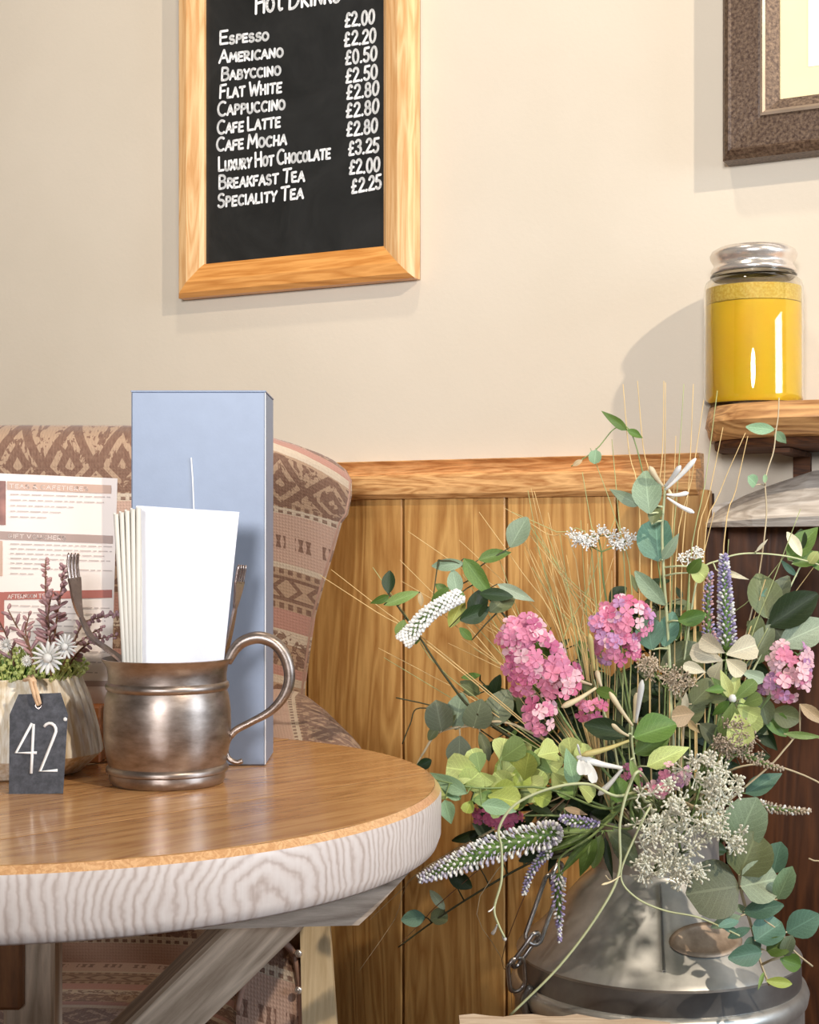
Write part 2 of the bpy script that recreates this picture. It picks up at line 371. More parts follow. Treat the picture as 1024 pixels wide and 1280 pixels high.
base = t.ramp(vv, [(0, crm), (.062, ros), (.150, tan), (.327, crm), (.35, pink), (.564, crm), (.60, tan), (.818, crm), (.855, ros), (.898, tan)], True)
m1 = t.math('MULTIPLY', band(.605, .815), t.math('MAXIMUM', ring(.060, .71, 0, .18, 1.05, .95), ring(.060, .71, 0, .16, 1.05, .35)))
m2 = t.math('MULTIPLY', band(.19, .295), t.math('MAXIMUM', ring(.040, .243, .004, .16, 1.1, .75), t.math('LESS_THAN', t.math('ABSOLUTE', t.math('SUBTRACT', t.math('ABSOLUTE', t.math('SUBTRACT', vv, .243)), .045)), .008)))
m3 = t.math('MULTIPLY', band(.415, .470), t.math('MULTIPLY', t.math('GREATER_THAN', tri(u, .031), .35), t.math('GREATER_THAN', t.math('ADD', tri(u, .0085), t.math('MULTIPLY', t.math('ABSOLUTE', t.math('SUBTRACT', vv, .442)), 14.)), .62)))
m4 = t.math('MULTIPLY', band(.90, 1.0), t.math('GREATER_THAN', t.noise(uv, 85, 3, .6, 1.5), .47))
m5 = t.math('MULTIPLY', t.math('MAXIMUM', t.math('MAXIMUM', band(.60, .625), band(.57, .585)), t.math('MAXIMUM', band(.155, .18), band(.305, .325))), t.math('GREATER_THAN', tri(u, .010), .45))
m6 = t.math('MULTIPLY', band(.61, .81), t.math('GREATER_THAN', t.noise(uv, 120, 3, .6, 1.), .54))
m7 = t.math('MULTIPLY', band(0., .05), t.math('GREATER_THAN', t.noise(uv, 95, 3, .6, 1.2), .52))
m6 = t.math('MAXIMUM', m6, m7)
mm = t.math('MAXIMUM', t.math('MAXIMUM', m1, m2), t.math('MAXIMUM', t.math('MAXIMUM', m3, m4), t.math('MAXIMUM', m5, m6)))
knit = t.math('MULTIPLY', tri(u, .0035), tri(v, .0035)); soft = t.noise(uv, 300, 3, .7)
mm = t.math('MULTIPLY', mm, t.math('ADD', .45, t.math('MULTIPLY', soft, .8)))
c = t.mix(mm, base, brn); c = t.mix(t.math('MULTIPLY', t.noise(uv, 420, 2), .35), c, srgb(150, 116, 96))
t.bump(t.math('ADD', knit, soft), .4, .001); M['fabric'] = t.out(c, .9, 0, Sheen_Weight=.2)
M['piping'] = plain('fabric_piping', srgb(176, 140, 122), .9, bump=.4)

# ------------------------------------------------------------------ the setting
def struct(name, mb, mat, parent=None, **kw):
    o = mb.build(name, mat, parent, **kw)
    if not parent: o['kind'] = 'structure'
    return o
def srect(name, s0, s1, d0, d1, z0, z1, mat, bev=0, parent=None): return struct(name, MB().box((s0, d0, z0), (s1, d1, z1), WP, bev), mat, parent)
srect('wall_back', -2.2, 1.9, -.10, 0, 0, 2.7, M['plaster'])
struct('floor', MB().box((-2.6, -2.2, -.1), (2.6, 3.5, 0)), M['floor'])
struct('wall_left', MB().box((-2.0, 0.3, 0), (-1.9, 2.9, 2.7)), M['plaster'])
ZR0, ZR1 = 1.007, 1.056
SB = ws(893, 700)[0]
wp_ = srect('wall_panelling', -1.9, SB, 0, .006, 0, ZR0, M['groove'])
k = 0; pw = .1495
for i in range(-12, 3):
    a = i*pw+.0016; b = min((i+1)*pw-.0016, SB-.001)
    if a < -1.9: continue
    MB().box((a, .005, .10), (b, .020, ZR0+.004), WP, .0016).build('plank', M['oak_panel'], wp_)
# dado rail : moulded profile swept along the wall
prof = [(.0, ZR0-.002), (.026, ZR0-.002), (.034, ZR0+.004), (.036, ZR0+.012), (.036, ZR0+.026), (.033, ZR0+.0295), (.012, ZR0+.0305), (.013, ZR0+.036), (.018, ZR0+.043), (.026, ZR1-.001), (.026, ZR1), (0, ZR1)]
SR = ws(880, 600)[0]
tr = MB().prism([(d, z) for d, z in prof], lambda d, z, s: WP(s, d, z), -1.9, SR); struct('trim_1', tr, M['oak_rail'])
struct('baseboard_back', MB().prism([(0, 0), (.03, 0), (.03, .085), (.022, .1), (0, .1)], lambda d, z, s: WP(s, d, z), -1.9, SB), M['oak_rail'])
# boxed-in panelling added under the grey slab; its dark colour stands for shade
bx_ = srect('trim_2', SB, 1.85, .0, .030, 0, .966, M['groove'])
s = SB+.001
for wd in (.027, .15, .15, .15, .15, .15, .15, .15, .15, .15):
    MB().box((s, .028, 0), (min(s+wd-.003, 1.85), .046, .966), WP, .0016).build('plank', M['shade_panel'], bx_); s += wd

# ------------------------------------------------------------------ lettering strokes
def arc(cx, cy, rx, ry, a0, a1, n=8): return [(cx+rx*math.cos(math.radians(a0+(a1-a0)*i/n)), cy+ry*math.sin(math.radians(a0+(a1-a0)*i/n))) for i in range(n+1)]
G = {
'A': (.8, [[(0,0),(.42,1)],[(.42,1),(.8,0)],[(.15,.36),(.66,.38)]]), 'B': (.7, [[(.05,0),(.05,1)],[(.05,1)]+arc(.3,.77,.3,.23,90,-90)+[(.1,.54)],[(.1,.54)]+arc(.34,.27,.34,.27,90,-90)+[(.05,0)]]),
'C': (.75, [arc(.45,.5,.42,.5,55,305,12)]), 'D': (.8, [[(.05,0),(.05,1)],[(.05,1)]+arc(.2,.5,.55,.5,80,-80,10)+[(.05,0)]]),
'E': (.65, [[(.6,1),(.05,.97),(.05,0),(.62,.03)],[(.05,.5),(.52,.52)]]), 'F': (.62, [[(.6,1),(.05,.96),(.05,0)],[(.05,.5),(.5,.53)]]),
'G': (.8, [arc(.45,.5,.42,.5,50,330,12)+[(.82,.45),(.5,.45)]]), 'H': (.75, [[(.08,0),(.08,1)],[(.7,0),(.7,1)],[(.08,.47),(.7,.53)]]),
'I': (.2, [[(.1,0),(.1,1)]]), 'J': (.55, [[(.5,1),(.5,.25)]+arc(.28,.22,.22,.22,0,-160,6)]), 'K': (.7, [[(.06,0),(.06,1)],[(.66,1),(.08,.42)],[(.25,.56),(.68,0)]]),
'L': (.6, [[(.06,1),(.06,.02),(.58,.04)]]), 'M': (.95, [[(.03,0),(.12,1),(.46,.3),(.8,1),(.92,0)]]), 'N': (.8, [[(.06,0),(.08,1),(.7,.04),(.74,1)]]),
'O': (.8, [arc(.4,.5,.37,.48,90,450,14)]), 'P': (.66, [[(.07,0),(.07,1)],[(.07,1)]+arc(.3,.74,.33,.26,90,-90)+[(.07,.48)]]),
'R': (.72, [[(.07,0),(.07,1)],[(.07,1)]+arc(.3,.76,.32,.24,90,-90)+[(.1,.5),(.7,0)]]), 'S': (.66, [arc(.34,.75,.27,.24,40,250,8)+arc(.32,.26,.3,.27,80,-150,8)]),
'T': (.75, [[(.02,.96),(.74,1)],[(.38,.98),(.36,0)]]), 'U': (.75, [[(.06,1),(.08,.35)]+arc(.38,.32,.3,.32,180,360,8)+[(.68,1)]]),
'V': (.75, [[(.02,1),(.36,0),(.72,1)]]), 'W': (1.0, [[(.02,1),(.25,0),(.5,.75),(.74,0),(.98,1)]]), 'X': (.75, [[(.04,1),(.72,0)],[(.7,1),(.04,0)]]),
'Y': (.72, [[(.03,1),(.36,.48),(.7,1)],[(.36,.48),(.3,0)]]), 'Z': (.7, [[(.04,.98),(.66,1),(.04,0),(.68,.03)]]),
'&': (.8, [[(.78,0),(.2,.8)]+arc(.36,.82,.17,.17,180,0,6)+[(.1,.35)]+arc(.33,.24,.25,.25,170,340,7)]),
'0': (.68, [arc(.34,.5,.3,.5,90,450,14)]), '2': (.66, [arc(.32,.74,.27,.26,170,-20,8)+[(.04,.02),(.66,.04)]]), '3': (.62, [arc(.28,.76,.28,.24,150,-80,8)+arc(.28,.26,.3,.27,90,-160,8)]),
'4': (.75, [[(.5,1),(.04,.32),(.72,.36)],[(.52,.98),(.52,0)]]), '5': (.64, [[(.6,1),(.14,.98),(.09,.55)]+arc(.3,.3,.3,.3,110,-150,9)]),
'8': (.64, [arc(.33,.75,.23,.24,270,630,12)+arc(.33,.26,.29,.26,90,450,12)]), '.': (.2, [[(.08,.0),(.12,.05)]]),
'£': (.7, [arc(.42,.72,.2,.26,30,180,6)+[(.24,.3),(.1,.02),(.62,.03)],[(.06,.46),(.5,.5)]]),
'o': (.62, [arc(.3,.32,.27,.32,90,450,12)]), 't': (.5, [[(.24,.9),(.2,.12),(.3,.0),(.44,.04)],[(.02,.62),(.46,.66)]])}
def lettering(name, text, p0, p1, capx, smallx, tf, wd, mat, parent, th=.0006, d=0, jit=.03, bold=None):
    """p0,p1: 2D baseline ends; capx/smallx heights; tf(a,b,d) maps plane coords to world."""
    mb = MB(); rnd = random.Random(text)
    tot = 0; items = []
    word = True
    for ch in text:
        if ch == ' ': items.append((None, .42*smallx, 0)); tot += .42*smallx; word = True; continue
        h = capx if (word or ch in '0123456789£.') else smallx
        if ch in 'ot': h = capx
        wg = G[ch][0]*h+.20*smallx; items.append((ch, wg, h)); tot += wg; word = False
    p0 = Vector(p0); p1 = Vector(p1); dr = (p1-p0); L = dr.length; dr.normalize(); up = Vector((0, 1)); sx = L/(tot-.2*smallx); x = 0
    for ch, wg, h in items:
        if ch:
            jy = rnd.uniform(-jit, jit)*h; sl = rnd.uniform(-.04, .08)
            for st in G[ch][1]:
                pts = [p0+dr*((x+a*h*1.0+b*h*sl)*sx)+up*(b*h+jy) for a, b in st]
                for i in range(len(pts)-1):
                    a, b = pts[i], pts[i+1]; e = (b-a)
                    if e.length < 1e-7: continue
                    e = e.normalized()*wd*.5; q = Vector((-e.y, e.x))
                    poly = [a-e*.4+q, a-e+q*.0, a-e*.4-q, b+e*.4-q, b+e, b+e*.4+q]
                    mb.add([tf(v.x, v.y, d+th) for v in poly], [(0,1,2,3,4,5)])
        x += wg
    return mb.build(name, mat, parent)

# mitred frame : profile of (inset, height); four separate mouldings
def frame(parent, s0, s1, z0, z1, prof, mv, mh, names=('frame_stile', 'frame_rail'), d0=0):
    cs = [(s0, z0, 1, 1), (s1, z0, -1, 1), (s1, z1, -1, -1), (s0, z1, 1, -1)]
    for i in range(4):
        a, b = cs[i], cs[(i+1)%4]; mb = MB(); vs = []
        for (x, z, sx, sz) in (a, b):
            for ins, h in prof: vs.append(WP(x+sx*ins, d0+h, z+sz*ins))
        n = len(prof); mb.add(vs, [(k, k+1, n+k+1, n+k) for k in range(n-1)]+[(n-1, 0, n, 2*n-1)]+[tuple(range(n)), tuple(range(2*n-1, n-1, -1))])
        mb.build(names[1] if i % 2 == 0 else names[0], mh if i % 2 == 0 else mv, parent)

# ------------------------------------------------------------------ chalkboard
def wsd(px, py, d):                                  # pixel on a plane d in front of the wall
    x = (px-HX)/F; t = (2.0-d/math.cos(TH))/(1+x*TT); p = Vector((x*t, t, CZ-(py-HY)/F*t)); return ((p-W0).dot(U), p.z)
zT = ws(376, -70)[1]
sL = wsd(228, 373, .012)[0]; sR, _ = wsd(524, 350, .008); zB = wsd(228, 373, .02)[1]
cb = thing('chalkboard_menu', 'pine-framed black chalkboard listing hot drinks and prices in white, hung on the wall', 'chalkboard', WP((sL+sR)/2, .0, zB), -TH)
ins = ((wsd(261, 300, .022)[0]-sL)+(sR-wsd(486, 300, .022)[0]))/2
frame(cb, sL, sR, zB, zT, [(0, .004), (0, .020), (.006, .028), (ins*.45, .031), (ins-.006, .026), (ins, .022), (ins, .004)], M['pine'], M['pine_h'], ('frame_stile', 'frame_rail'), .001)
MB().box((sL+ins-.004, .006, zB+ins-.004), (sR-ins+.004, .018, zT-ins+.004), WP).build('writing_board', M['board'], cb)
tfw = lambda a, b, d: WP(a, d, b)
LINES = [('ESPESSO', 275, 55.5, 336, 50, 17, 10), ('AMERICANO', 274.5, 78.5, 354, 71, 16, 11), ('BABYCCINO', 277, 100.5, 351, 93.5, 16, 11), ('FLAT WHITE', 275, 123, 352, 115.5, 17, 12),
 ('CAPPUCCINO', 272.5, 145, 356.5, 136.5, 18, 12), ('CAFE LATTE', 272, 167.5, 350.5, 158.5, 17, 12), ('CAFE MOCHA', 271, 189, 358, 180.5, 17, 12), ('LUXURY HOT CHOCOLATE', 273.5, 214, 413, 198, 18, 12),
 ('BREAKFAST TEA', 274, 236, 380.5, 226, 17, 12), ('SPECIALITY TEA', 272.5, 259, 379, 247.5, 17, 12)]
PR = [('£2.00', 431.4, 34, 468, 29), ('£2.20', 430.7, 58, 469.7, 52.5), ('£0.50', 432, 80.6, 471, 74.5), ('£2.50', 432.4, 103.8, 471.7, 97.7), ('£2.80', 433.6, 124.5, 473.4, 118.4), ('£2.80', 433, 147.3, 473.4, 140.8),
 ('£2.80', 433.6, 170.5, 471.7, 165), ('£3.25', 436, 194, 473.4, 189.6), ('£2.00', 436.8, 218, 474.6, 213.5), ('£2.25', 439.7, 241.6, 476.6, 235.5)]
pxm = 2.05/F
for T, x0, y0, x1, y1, ch, sh in LINES:
    lettering('chalk_lettering', T, wsd(x0, y0, .018), wsd(x1, y1, .018), ch*pxm*.98, sh*pxm*.98, tfw, .0035, M['chalk'], cb, d=.018)
for T, x0, y0, x1, y1 in PR:
    lettering('chalk_price', T, wsd(x0, y0, .018), wsd(x1, y1, .018), 16.5*pxm, 14*pxm, tfw, .0035, M['chalk'], cb, d=.018)
lettering('chalk_heading', 'Hot DRINKS', wsd(319, 17.6, .018), wsd(425, 2.2, .018), 27*pxm, 20*pxm, tfw, .0040, M['chalk'], cb, d=.018)

# ------------------------------------------------------------------ framed picture
d0 = .022
sL, zB = wsd(901, 199, d0+.02); sI = wsd(971, 110, d0+.02)[0]; ins = sI-sL
pf = thing('framed_picture', 'dark bronze-brown picture frame with cream mount, hung high on the wall above the candle', 'picture', WP(sL+.25, 0, zB), -TH)
s1 = sL+.50; z1 = zB+.62
frame(pf, sL, s1, zB, z1, [(0, -.02), (0, .010), (.004, .016), (.009, .020), (.012, .017), (ins*.66, .016), (ins*.74, .015), (ins, .006), (ins, -.02)], M['bronze'], M['bronze'], d0=d0)
frame(pf, sL+ins*.70, s1-ins*.70, zB+ins*.70, z1-ins*.70, [(0, .012), (0, .0185), (.003, .0195), (.006, .0175), (.006, .012)], M['bronze_edge'], M['bronze_edge'], ('inner_bead', 'inner_bead'), d0=d0)
MB().box((sL+ins-.003, d0-.004, zB+ins-.003), (s1-ins+.003, d0+.001, z1-ins+.003), WP).build('mount', M['mat'], pf)
s2, z2 = wsd(1011, 84, d0)
MB().box((s2, d0+.0005, z2), (s1-(s2-sL), d0+.0018, z1-(z2-zB)), WP).build('print', M['print'], pf)

# ------------------------------------------------------------------ live-edge shelf, candle jar, grey slab
def live_slab(name, mats, outline, z0, z1, root, wob=.004, bulge=.01):
    """outline: list of (s, d) front edge left->right; back on the wall."""
    rnd = random.Random(3); mb = MB(); n = len(outline); rows = []
    zs = [(0, -.010), (.18, .001), (.5, bulge), (.85, .002), (1, -.006)]
    for fz, off in zs:
        for (s_, d_) in outline:
            zz = z0(s_)+(z1(s_)-z0(s_))*fz if callable(z0) else z0+(z1-z0)*fz
            rows.append(WP(s_+(off*-.8 if s_ == outline[0][0] else 0), max(.004, d_+off+rnd.uniform(-wob, wob)*.5), zz))
    m = len(zs); fs = [(j*n+i, j*n+i+1, (j+1)*n+i+1, (j+1)*n+i) for j in range(m-1) for i in range(n-1)]
    mb.add(rows, fs); b = len(mb.v)
    top = [WP(s_, .001, (z1(s_) if callable(z1) else z1)) for s_, d_ in outline]; bot = [WP(s_, .001, (z0(s_) if callable(z0) else z0)) for s_, d_ in outline]
    mb.v += top+bot
    for i in range(n-1):
        mb.f.append(((m-1)*n+i, (m-1)*n+i+1, b+i+1, b+i)); mb.f.append((i, i+1, b+n+i+1, b+n+i)); mb.f.append((b+i, b+i+1, b+n+i+1, b+n+i))
    for e in (0, n-1): mb.f.append(tuple([j*n+e for j in range(m)]+[b+e, b+n+e]))
    return mb
SHD = .16
sA = wsd(873, 540, .10)[0]
out = [(sA, .03), (sA+.004, .07), (sA+.012, .10), (sA+.03, .13), (sA+.06, .148), (sA+.10, .156), (sA+.15, .15), (sA+.20, .158), (sA+.26, .165), (sA+.34, .16), (sA+.42, .168), (sA+.5, .16), (sA+.56, .155)]
ZS = wsd(950, 502, .15)[1]; ZSb = wsd(950, 546, .15)[1]
sh = thing('live_edge_shelf', 'thick brown live-edge wooden shelf holding the yellow candle jar', 'shelf', WP(sA+.25, 0, ZSb), -TH)
live_slab('board', None, out, ZSb, ZS, sh).build('shelf_board', M['shelf'], sh, smooth='a')
o2 = [(a+.004, max(.01, b-.016)) for a, b in out]
live_slab('bark', None, o2, ZSb-.010, ZSb+.001, sh, bulge=.004).build('bark_underside', M['bark'], sh, smooth='a')
for sx in (.09, .42):
    MB().prism([(0, ZSb-.011), (.12, ZSb-.011), (.12, ZSb-.016), (.010, ZSb-.016), (.010, ZSb-.05), (0, ZSb-.05)], lambda d, z, s_: WP(s_, d+.0005, z), sA+sx, sA+sx+.02).build('bracket', M['bark'], sh)
# grey weathered slab
sG = wsd(876, 636, .06)[0]; zg = .965
def gz1(s_):
    t_ = (s_-sG); return zg+.016+min(.055, .01+t_*.30)
outg = [(sG+.0, .03), (sG+.01, .07), (sG+.04, .11), (sG+.08, .135), (sG+.13, .145), (sG+.18, .15), (sG+.24, .155), (sG+.32, .16), (sG+.42, .16), (sG+.55, .165), (sG+.7, .165)]
gs = thing('weathered_slab', 'grey weathered wooden slab capping the dark panelling below the brown shelf', 'slab', WP(sG+.3, 0, zg), -TH)
mb = MB(); n = len(outg); rows = []
for fz, doff in ((0, -.012), (.0, 0), (.16, .006), (.45, -.020), (.8, -.06), (1, -.095)):
    for s_, d_ in outg:
        z0_ = zg if fz == 0 else zg+.012; zz = zg if fz == 0 else zg+(gz1(s_)-zg)*fz
        rows.append(WP(s_, max(.01, d_+doff+random.uniform(-.0015, .0015)), zz))
m = 6; mb.add(rows, [(j*n+i, j*n+i+1, (j+1)*n+i+1, (j+1)*n+i) for j in range(m-1) for i in range(n-1)])
b = len(mb.v); mb.v += [WP(s_, .001, gz1(s_)) for s_, d_ in outg]+[WP(s_, .001, zg) for s_, d_ in outg]
for i in range(n-1):
    mb.f.append(((m-1)*n+i, (m-1)*n+i+1, b+i+1, b+i)); mb.f.append((i, i+1, b+n+i+1, b+n+i))
for e in (0, n-1): mb.f.append(tuple([j*n+e for j in range(m)]+[b+e, b+n+e]))
mb.build('slab_board', M['driftwood'], gs)

jr = 61/F; JD = .078; jx = (942-HX)/F; jt = (2.0-JD/math.cos(TH))/(1+jx*TT); jc = Vector((jx*jt, jt, ZS+.0005)); R = jr*jt
cj = thing('candle_jar', 'clear glass jar of bright yellow candle wax with silver lid on the brown shelf', 'candle', jc)
jh = .172
pg = [(R*.90, .0), (R*.985, .004), (R, .012), (R, jh*.80), (R*.97, jh*.835), (R*.86, jh*.865), (R*.80, jh*.88), (R*.80, jh*.90)]
pin = [(r-.0016, max(.003, z)) for r, z in pg[::-1]]
MB().lathe(pg+pin, jc, 64).build('glass_jar', M['glass'], cj, smooth=True)
wp = [(R-.005, .0036), (R-.0021, .008), (R-.0021, jh*.68), (R*.90, jh*.685), (R*.5, jh*.675)]
MB().lathe(wp, jc, 64).build('wax', M['wax'], cj, smooth='a')
MB().lathe([(R-.0021, jh*.684), (R-.0021, jh*.79), (R-.0035, jh*.79), (R-.0035, jh*.684)], jc, 64).build('wax_film', M['waxfilm'], cj, smooth='a')
lp = [(R*.78, jh*.895), (R*.84, jh*.895), (R*.86, jh*.91), (R*.84, jh*.93), (R*.80, jh*.945), (R*.79, jh*.96), (R*.83, jh*.975), (R*.87, jh*1.0), (R*.88, jh*1.02), (R*.84, jh*1.045), (R*.74, jh*1.065), (R*.5, jh*1.075), (R*.1, jh*1.078)]
MB().lathe(lp, jc, 64).build('lid', M['silver'], cj, smooth=True)
MB().lathe([(R*.81, jh*.865), (R*.865, jh*.87), (R*.875, jh*.882), (R*.81, jh*.893)], jc, 64).build('glass_collar', M['glass'], cj, smooth=True)
MB().tube([jc+Vector((0, 0, jh*.67)), jc+Vector((.001, 0, jh*.72))], .0012, 5).build('wick', M['stem_dark'], cj)

# ------------------------------------------------------------------ table
TZ = CZ-.196; TCX, TCY, TR = -.290, 1.20, .3155
tb = thing('round_table', 'round wooden pub table with varnished planked top and pale limed edge', 'table', (TCX, TCY, 0))
ang0 = PI/4; e1 = Vector((math.cos(ang0), math.sin(ang0), 0)); e2 = Vector((-e1.y, e1.x, 0)); tc_ = Vector((TCX, TCY, 0))
lp_ = Vector((-.268, .968, 0)); off0 = (lp_-tc_).dot(e2)
edges = [off0-.21, off0, off0+.24]
ri = TR-.005
def clipy(v): return max(-ri, min(ri, v))
lim = [-ri]+[o for o in edges if -ri < o < ri]+[ri]
for a, b in zip(lim[:-1], lim[1:]):
    a2, b2 = a+(.0022 if a > -ri else 0), b-(.0022 if b < ri else 0)
    N = 20; up = []; ys = [a2+(b2-a2)*i/N for i in range(N+1)]
    poly = [(math.sqrt(max(0, ri*ri-y*y)), y) for y in ys]+[(-math.sqrt(max(0, ri*ri-y*y)), y) for y in ys[::-1]]
    cl = []
    for q in poly:
        if not cl or (abs(q[0]-cl[-1][0])+abs(q[1]-cl[-1][1])) > 1e-5: cl.append(q)
    if (abs(cl[0][0]-cl[-1][0])+abs(cl[0][1]-cl[-1][1])) < 1e-5: cl.pop()
    dz = 0 if a != off0 else -.0004
    mb = MB().prism(cl, lambda x, y, z: tc_+e1*x+e2*y+Vector((0, 0, z)), TZ-.028, TZ+dz)
    mb.build('plank', M['tabletop'], tb)
MB().lathe([(ri-.0005, -.0065), (ri-.0005, -.0008), (.001, -.0008)], (TCX, TCY, TZ), 64).build('sub_top', M['groove'], tb)
TK = .047
def wav(an, z): return 1+.0025*math.sin(an*3+1)
MB().lathe([(ri+.0002, -.0006), (TR-.0022, -.0032), (TR-.0004, -.0052)], (TCX, TCY, TZ), 128, closed=True).build('varnished_chamfer', M['edge_varnish'], tb, smooth='a')
R2 = MB(); R2.lathe([(TR-.0004, .0028), (TR+.0004, -.001), (TR, -TK+.016), (TR-.003, -TK+.008), (TR-.006, -TK+.006), (TR-.02, -TK+.006), (ri-.001, -.022), (ri-.001, -.002)], (0, 0, 0), 128, closed=True)
# built round the table's own axis so the grain follows the edge
me = R2.mesh('edge_band', M['edge'], None, 'a'); eb = bpy.data.objects.new('edge_band', me); C.objects.link(eb); eb.parent = tb; eb.location = (0, 0, TZ-.008)
MB().lathe([(TR-.012, -TK+.0145), (TR-.012, -.028)], (TCX, TCY, TZ), 64).build('top_underside', M['beam_brown'], tb)
zu = TZ-TK+.014
# cross bearer under the top, with its chamfered nose to the right
def lin(a, b, t_): return a+(b-a)*t_
dirb = Vector((1, .10, 0)).normalized(); side = Vector((-dirb.y, dirb.x, 0)); orb = Vector((-.125, 1.082, 0))
beam = [(-.36, 0), (.13, 0), (.13, -.012), (.098, -.046), (.088, -.055), (-.34, -.055), (-.36, -.03)]
MB().prism(beam, lambda a, z, d: orb+dirb*a+side*d+Vector((0, 0, zu+z)), 0, .07).build('bearer', M['beam_across'], tb)
orb2 = Vector((-.24, 1.33, 0)); MB().prism(beam, lambda a, z, d: orb2+dirb*a+side*d+Vector((0, 0, zu+z)), 0, .07).build('bearer', M['beam_across'], tb)
# crossed legs
def leg(a, b, wdt, dep, mat=M['beam'], nm='leg'):
    a = Vector(a); b = Vector(b); ax = (b-a).normalized(); y = side; x = ax.cross(y).normalized()
    me_ = MB().box((-wdt/2, -dep/2, 0), (wdt/2, dep/2, (b-a).length), None, .003).mesh('leg', mat)
    y2 = ax.cross(x); Mx = Matrix(((x.x, y2.x, ax.x, a.x), (x.y, y2.y, ax.y, a.y), (x.z, y2.z, ax.z, a.z), (0, 0, 0, 1)))
    return inst(nm, me_, Mx, tb)
pa = P(318, 1160, 1.12); pb = P(195, 1280, 1.12); dv = (pb-pa); g_ = (pa.z-.0)/(pa.z-pb.z)
leg(pa-dv*.55, pa+dv*(g_*.997), .042, .055)
leg(Vector((pa.x-.40, 1.12, pa.z)), Vector((pa.x-.40-dv.x*g_, 1.12, .004)), .066, .045, M['beam_brown'])
leg(P(42, 1150, 1.20), Vector((P(42, 1150, 1.20).x, 1.20, .0)), .040, .05)
MB().box((-.40, 1.19, .18), (-.06, 1.23, .26), None, .003).build('stretcher', M['beam'], tb)
MB().box((P(-60, 0, 1.165).x, 1.165, P(0, 1264, 1.165).z), (P(27, 0, 1.165).x, 1.178, .70), None, .003).build('brace', M['beam_brown'], tb)

# ------------------------------------------------------------------ mug
mz = lambda y: CZ-(y-HY)/F*1.2-TZ; mr = lambda px: px/F*1.2
mc = Vector(((209.5-HX)/F*1.2, 1.2, TZ))
mg = thing('metal_mug', 'dull antique-metal mug with looped handle, used as a cutlery and napkin pot', 'mug', mc)
pr = [(.2, 0), (mr(69), .0), (mr(71), .0015), (mr(72), .004), (mr(72.5), mz(968)), (mr(72), mz(964)), (mr(75.5), mz(962)), (mr(76), mz(959)), (mr(75), mz(956)), (mr(72.5), mz(954)), (mr(75.5), mz(943)), (mr(78.5), mz(925)), (mr(79), mz(905)), (mr(78.5), mz(885)), (mr(76.5), mz(870)), (mr(74), mz(862)),
      (mr(76), mz(860)), (mr(77), mz(857)), (mr(76), mz(853)), (mr(73.5), mz(851)), (mr(73.5), mz(842)), (mr(75), mz(833)), (mr(78.5), mz(827)), (mr(81), mz(824)), (mr(81.5), mz(822.5)), (mr(80.5), mz(822))]
pr[0] = (.004, 0)
inn = [(mr(76), mz(827)), (mr(72), mz(836)), (mr(72), mz(860)), (mr(76), mz(900)), (mr(71), mz(955)), (mr(66), .004), (.004, .004)]
MB().lathe(pr+inn, mc, 72, closed=False).build('mug_body', M['tin'], mg, smooth='a')
hp = [(284, 828), (294, 811), (306, 801), (325, 797), (345, 805), (358, 824), (362, 848), (355, 870), (338, 889), (315, 902), (296, 912), (288, 920)]
MB().tube(crom([P(x, y, 1.2) for x, y in hp], 5), [.0030+.0022*math.sin(PI*min(1, (i+6)/50)) for i in range(56)], 10).build('handle', M['tin'], mg, smooth=True)
MB().tube(crom([P(x, y, 1.2) for x, y in [(289, 919), (284, 930), (283, 941), (287, 949), (296, 953), (303, 951)]], 5), .0021, 8).build('handle_scroll', M['tin'], mg, smooth=True)

# napkins
def sheet(pts, th, mat, name, root, bend=.0, wv=.0012, n=8):
    """quad in space given by 4 corners (bl, br, tr, tl) with thickness, softly bent"""
    bl, br, tr_, tl = [Vector(p) for p in pts]; nrm = (br-bl).cross(tl-bl).normalized()
    mb = MB()
    def f(sg):
        def g(u, v):
            p = bl.lerp(br, u).lerp(tl.lerp(tr_, u), v); return p+nrm*(sg*th/2+bend*math.sin(PI*u)*(.3+v)+wv*math.sin(7*u+3*v))
        return g
    vs = []; 
    for sg in (-1, 1):
        for j in range(n+1):
            for i in range(n+1): vs.append(f(sg)(i/n, j/n))
    N = (n+1)**2; fs = []
    for j in range(n):
        for i in range(n):
            a = j*(n+1)+i; fs += [(a, a+1, a+n+2, a+n+1), (N+a+n+1, N+a+n+2, N+a+1, N+a)]
    for i in range(n):
        a = i; fs.append((a, N+a, N+a+1, a+1)); a = n*(n+1)+i; fs.append((a+1, N+a+1, N+a, a))
        a = i*(n+1); fs.append((a+n+1, N+a+n+1, N+a, a)); a = i*(n+1)+n; fs.append((a, N+a, N+a+n+1, a+n+1))
    mb.add(vs, fs); return mb.build(name, mat, root, smooth='a')
nk = thing('paper_napkin', 'flat white folded paper napkin standing at the front of the metal mug', 'napkin', P(228, 960, 1.195))
q = [P(178, 945, 1.198), P(268, 945, 1.198), P(299, 640, 1.196), P(171, 632, 1.196)]
sheet(q, .0022, M['paper'], 'front_fold', nk, .002); q2 = [p+Vector((-.003, .0035, -.004)) for p in q]; sheet(q2, .0022, M['paper'], 'back_fold', nk, .002)
NL = ['folded cream napkin at the far left of the fan in the mug', 'second folded cream napkin from the left of the fan in the mug', 'third folded cream napkin from the left, creased edge towards us', 'fourth folded cream napkin from the left in the mug', 'folded cream napkin edge touching the flat white napkin']
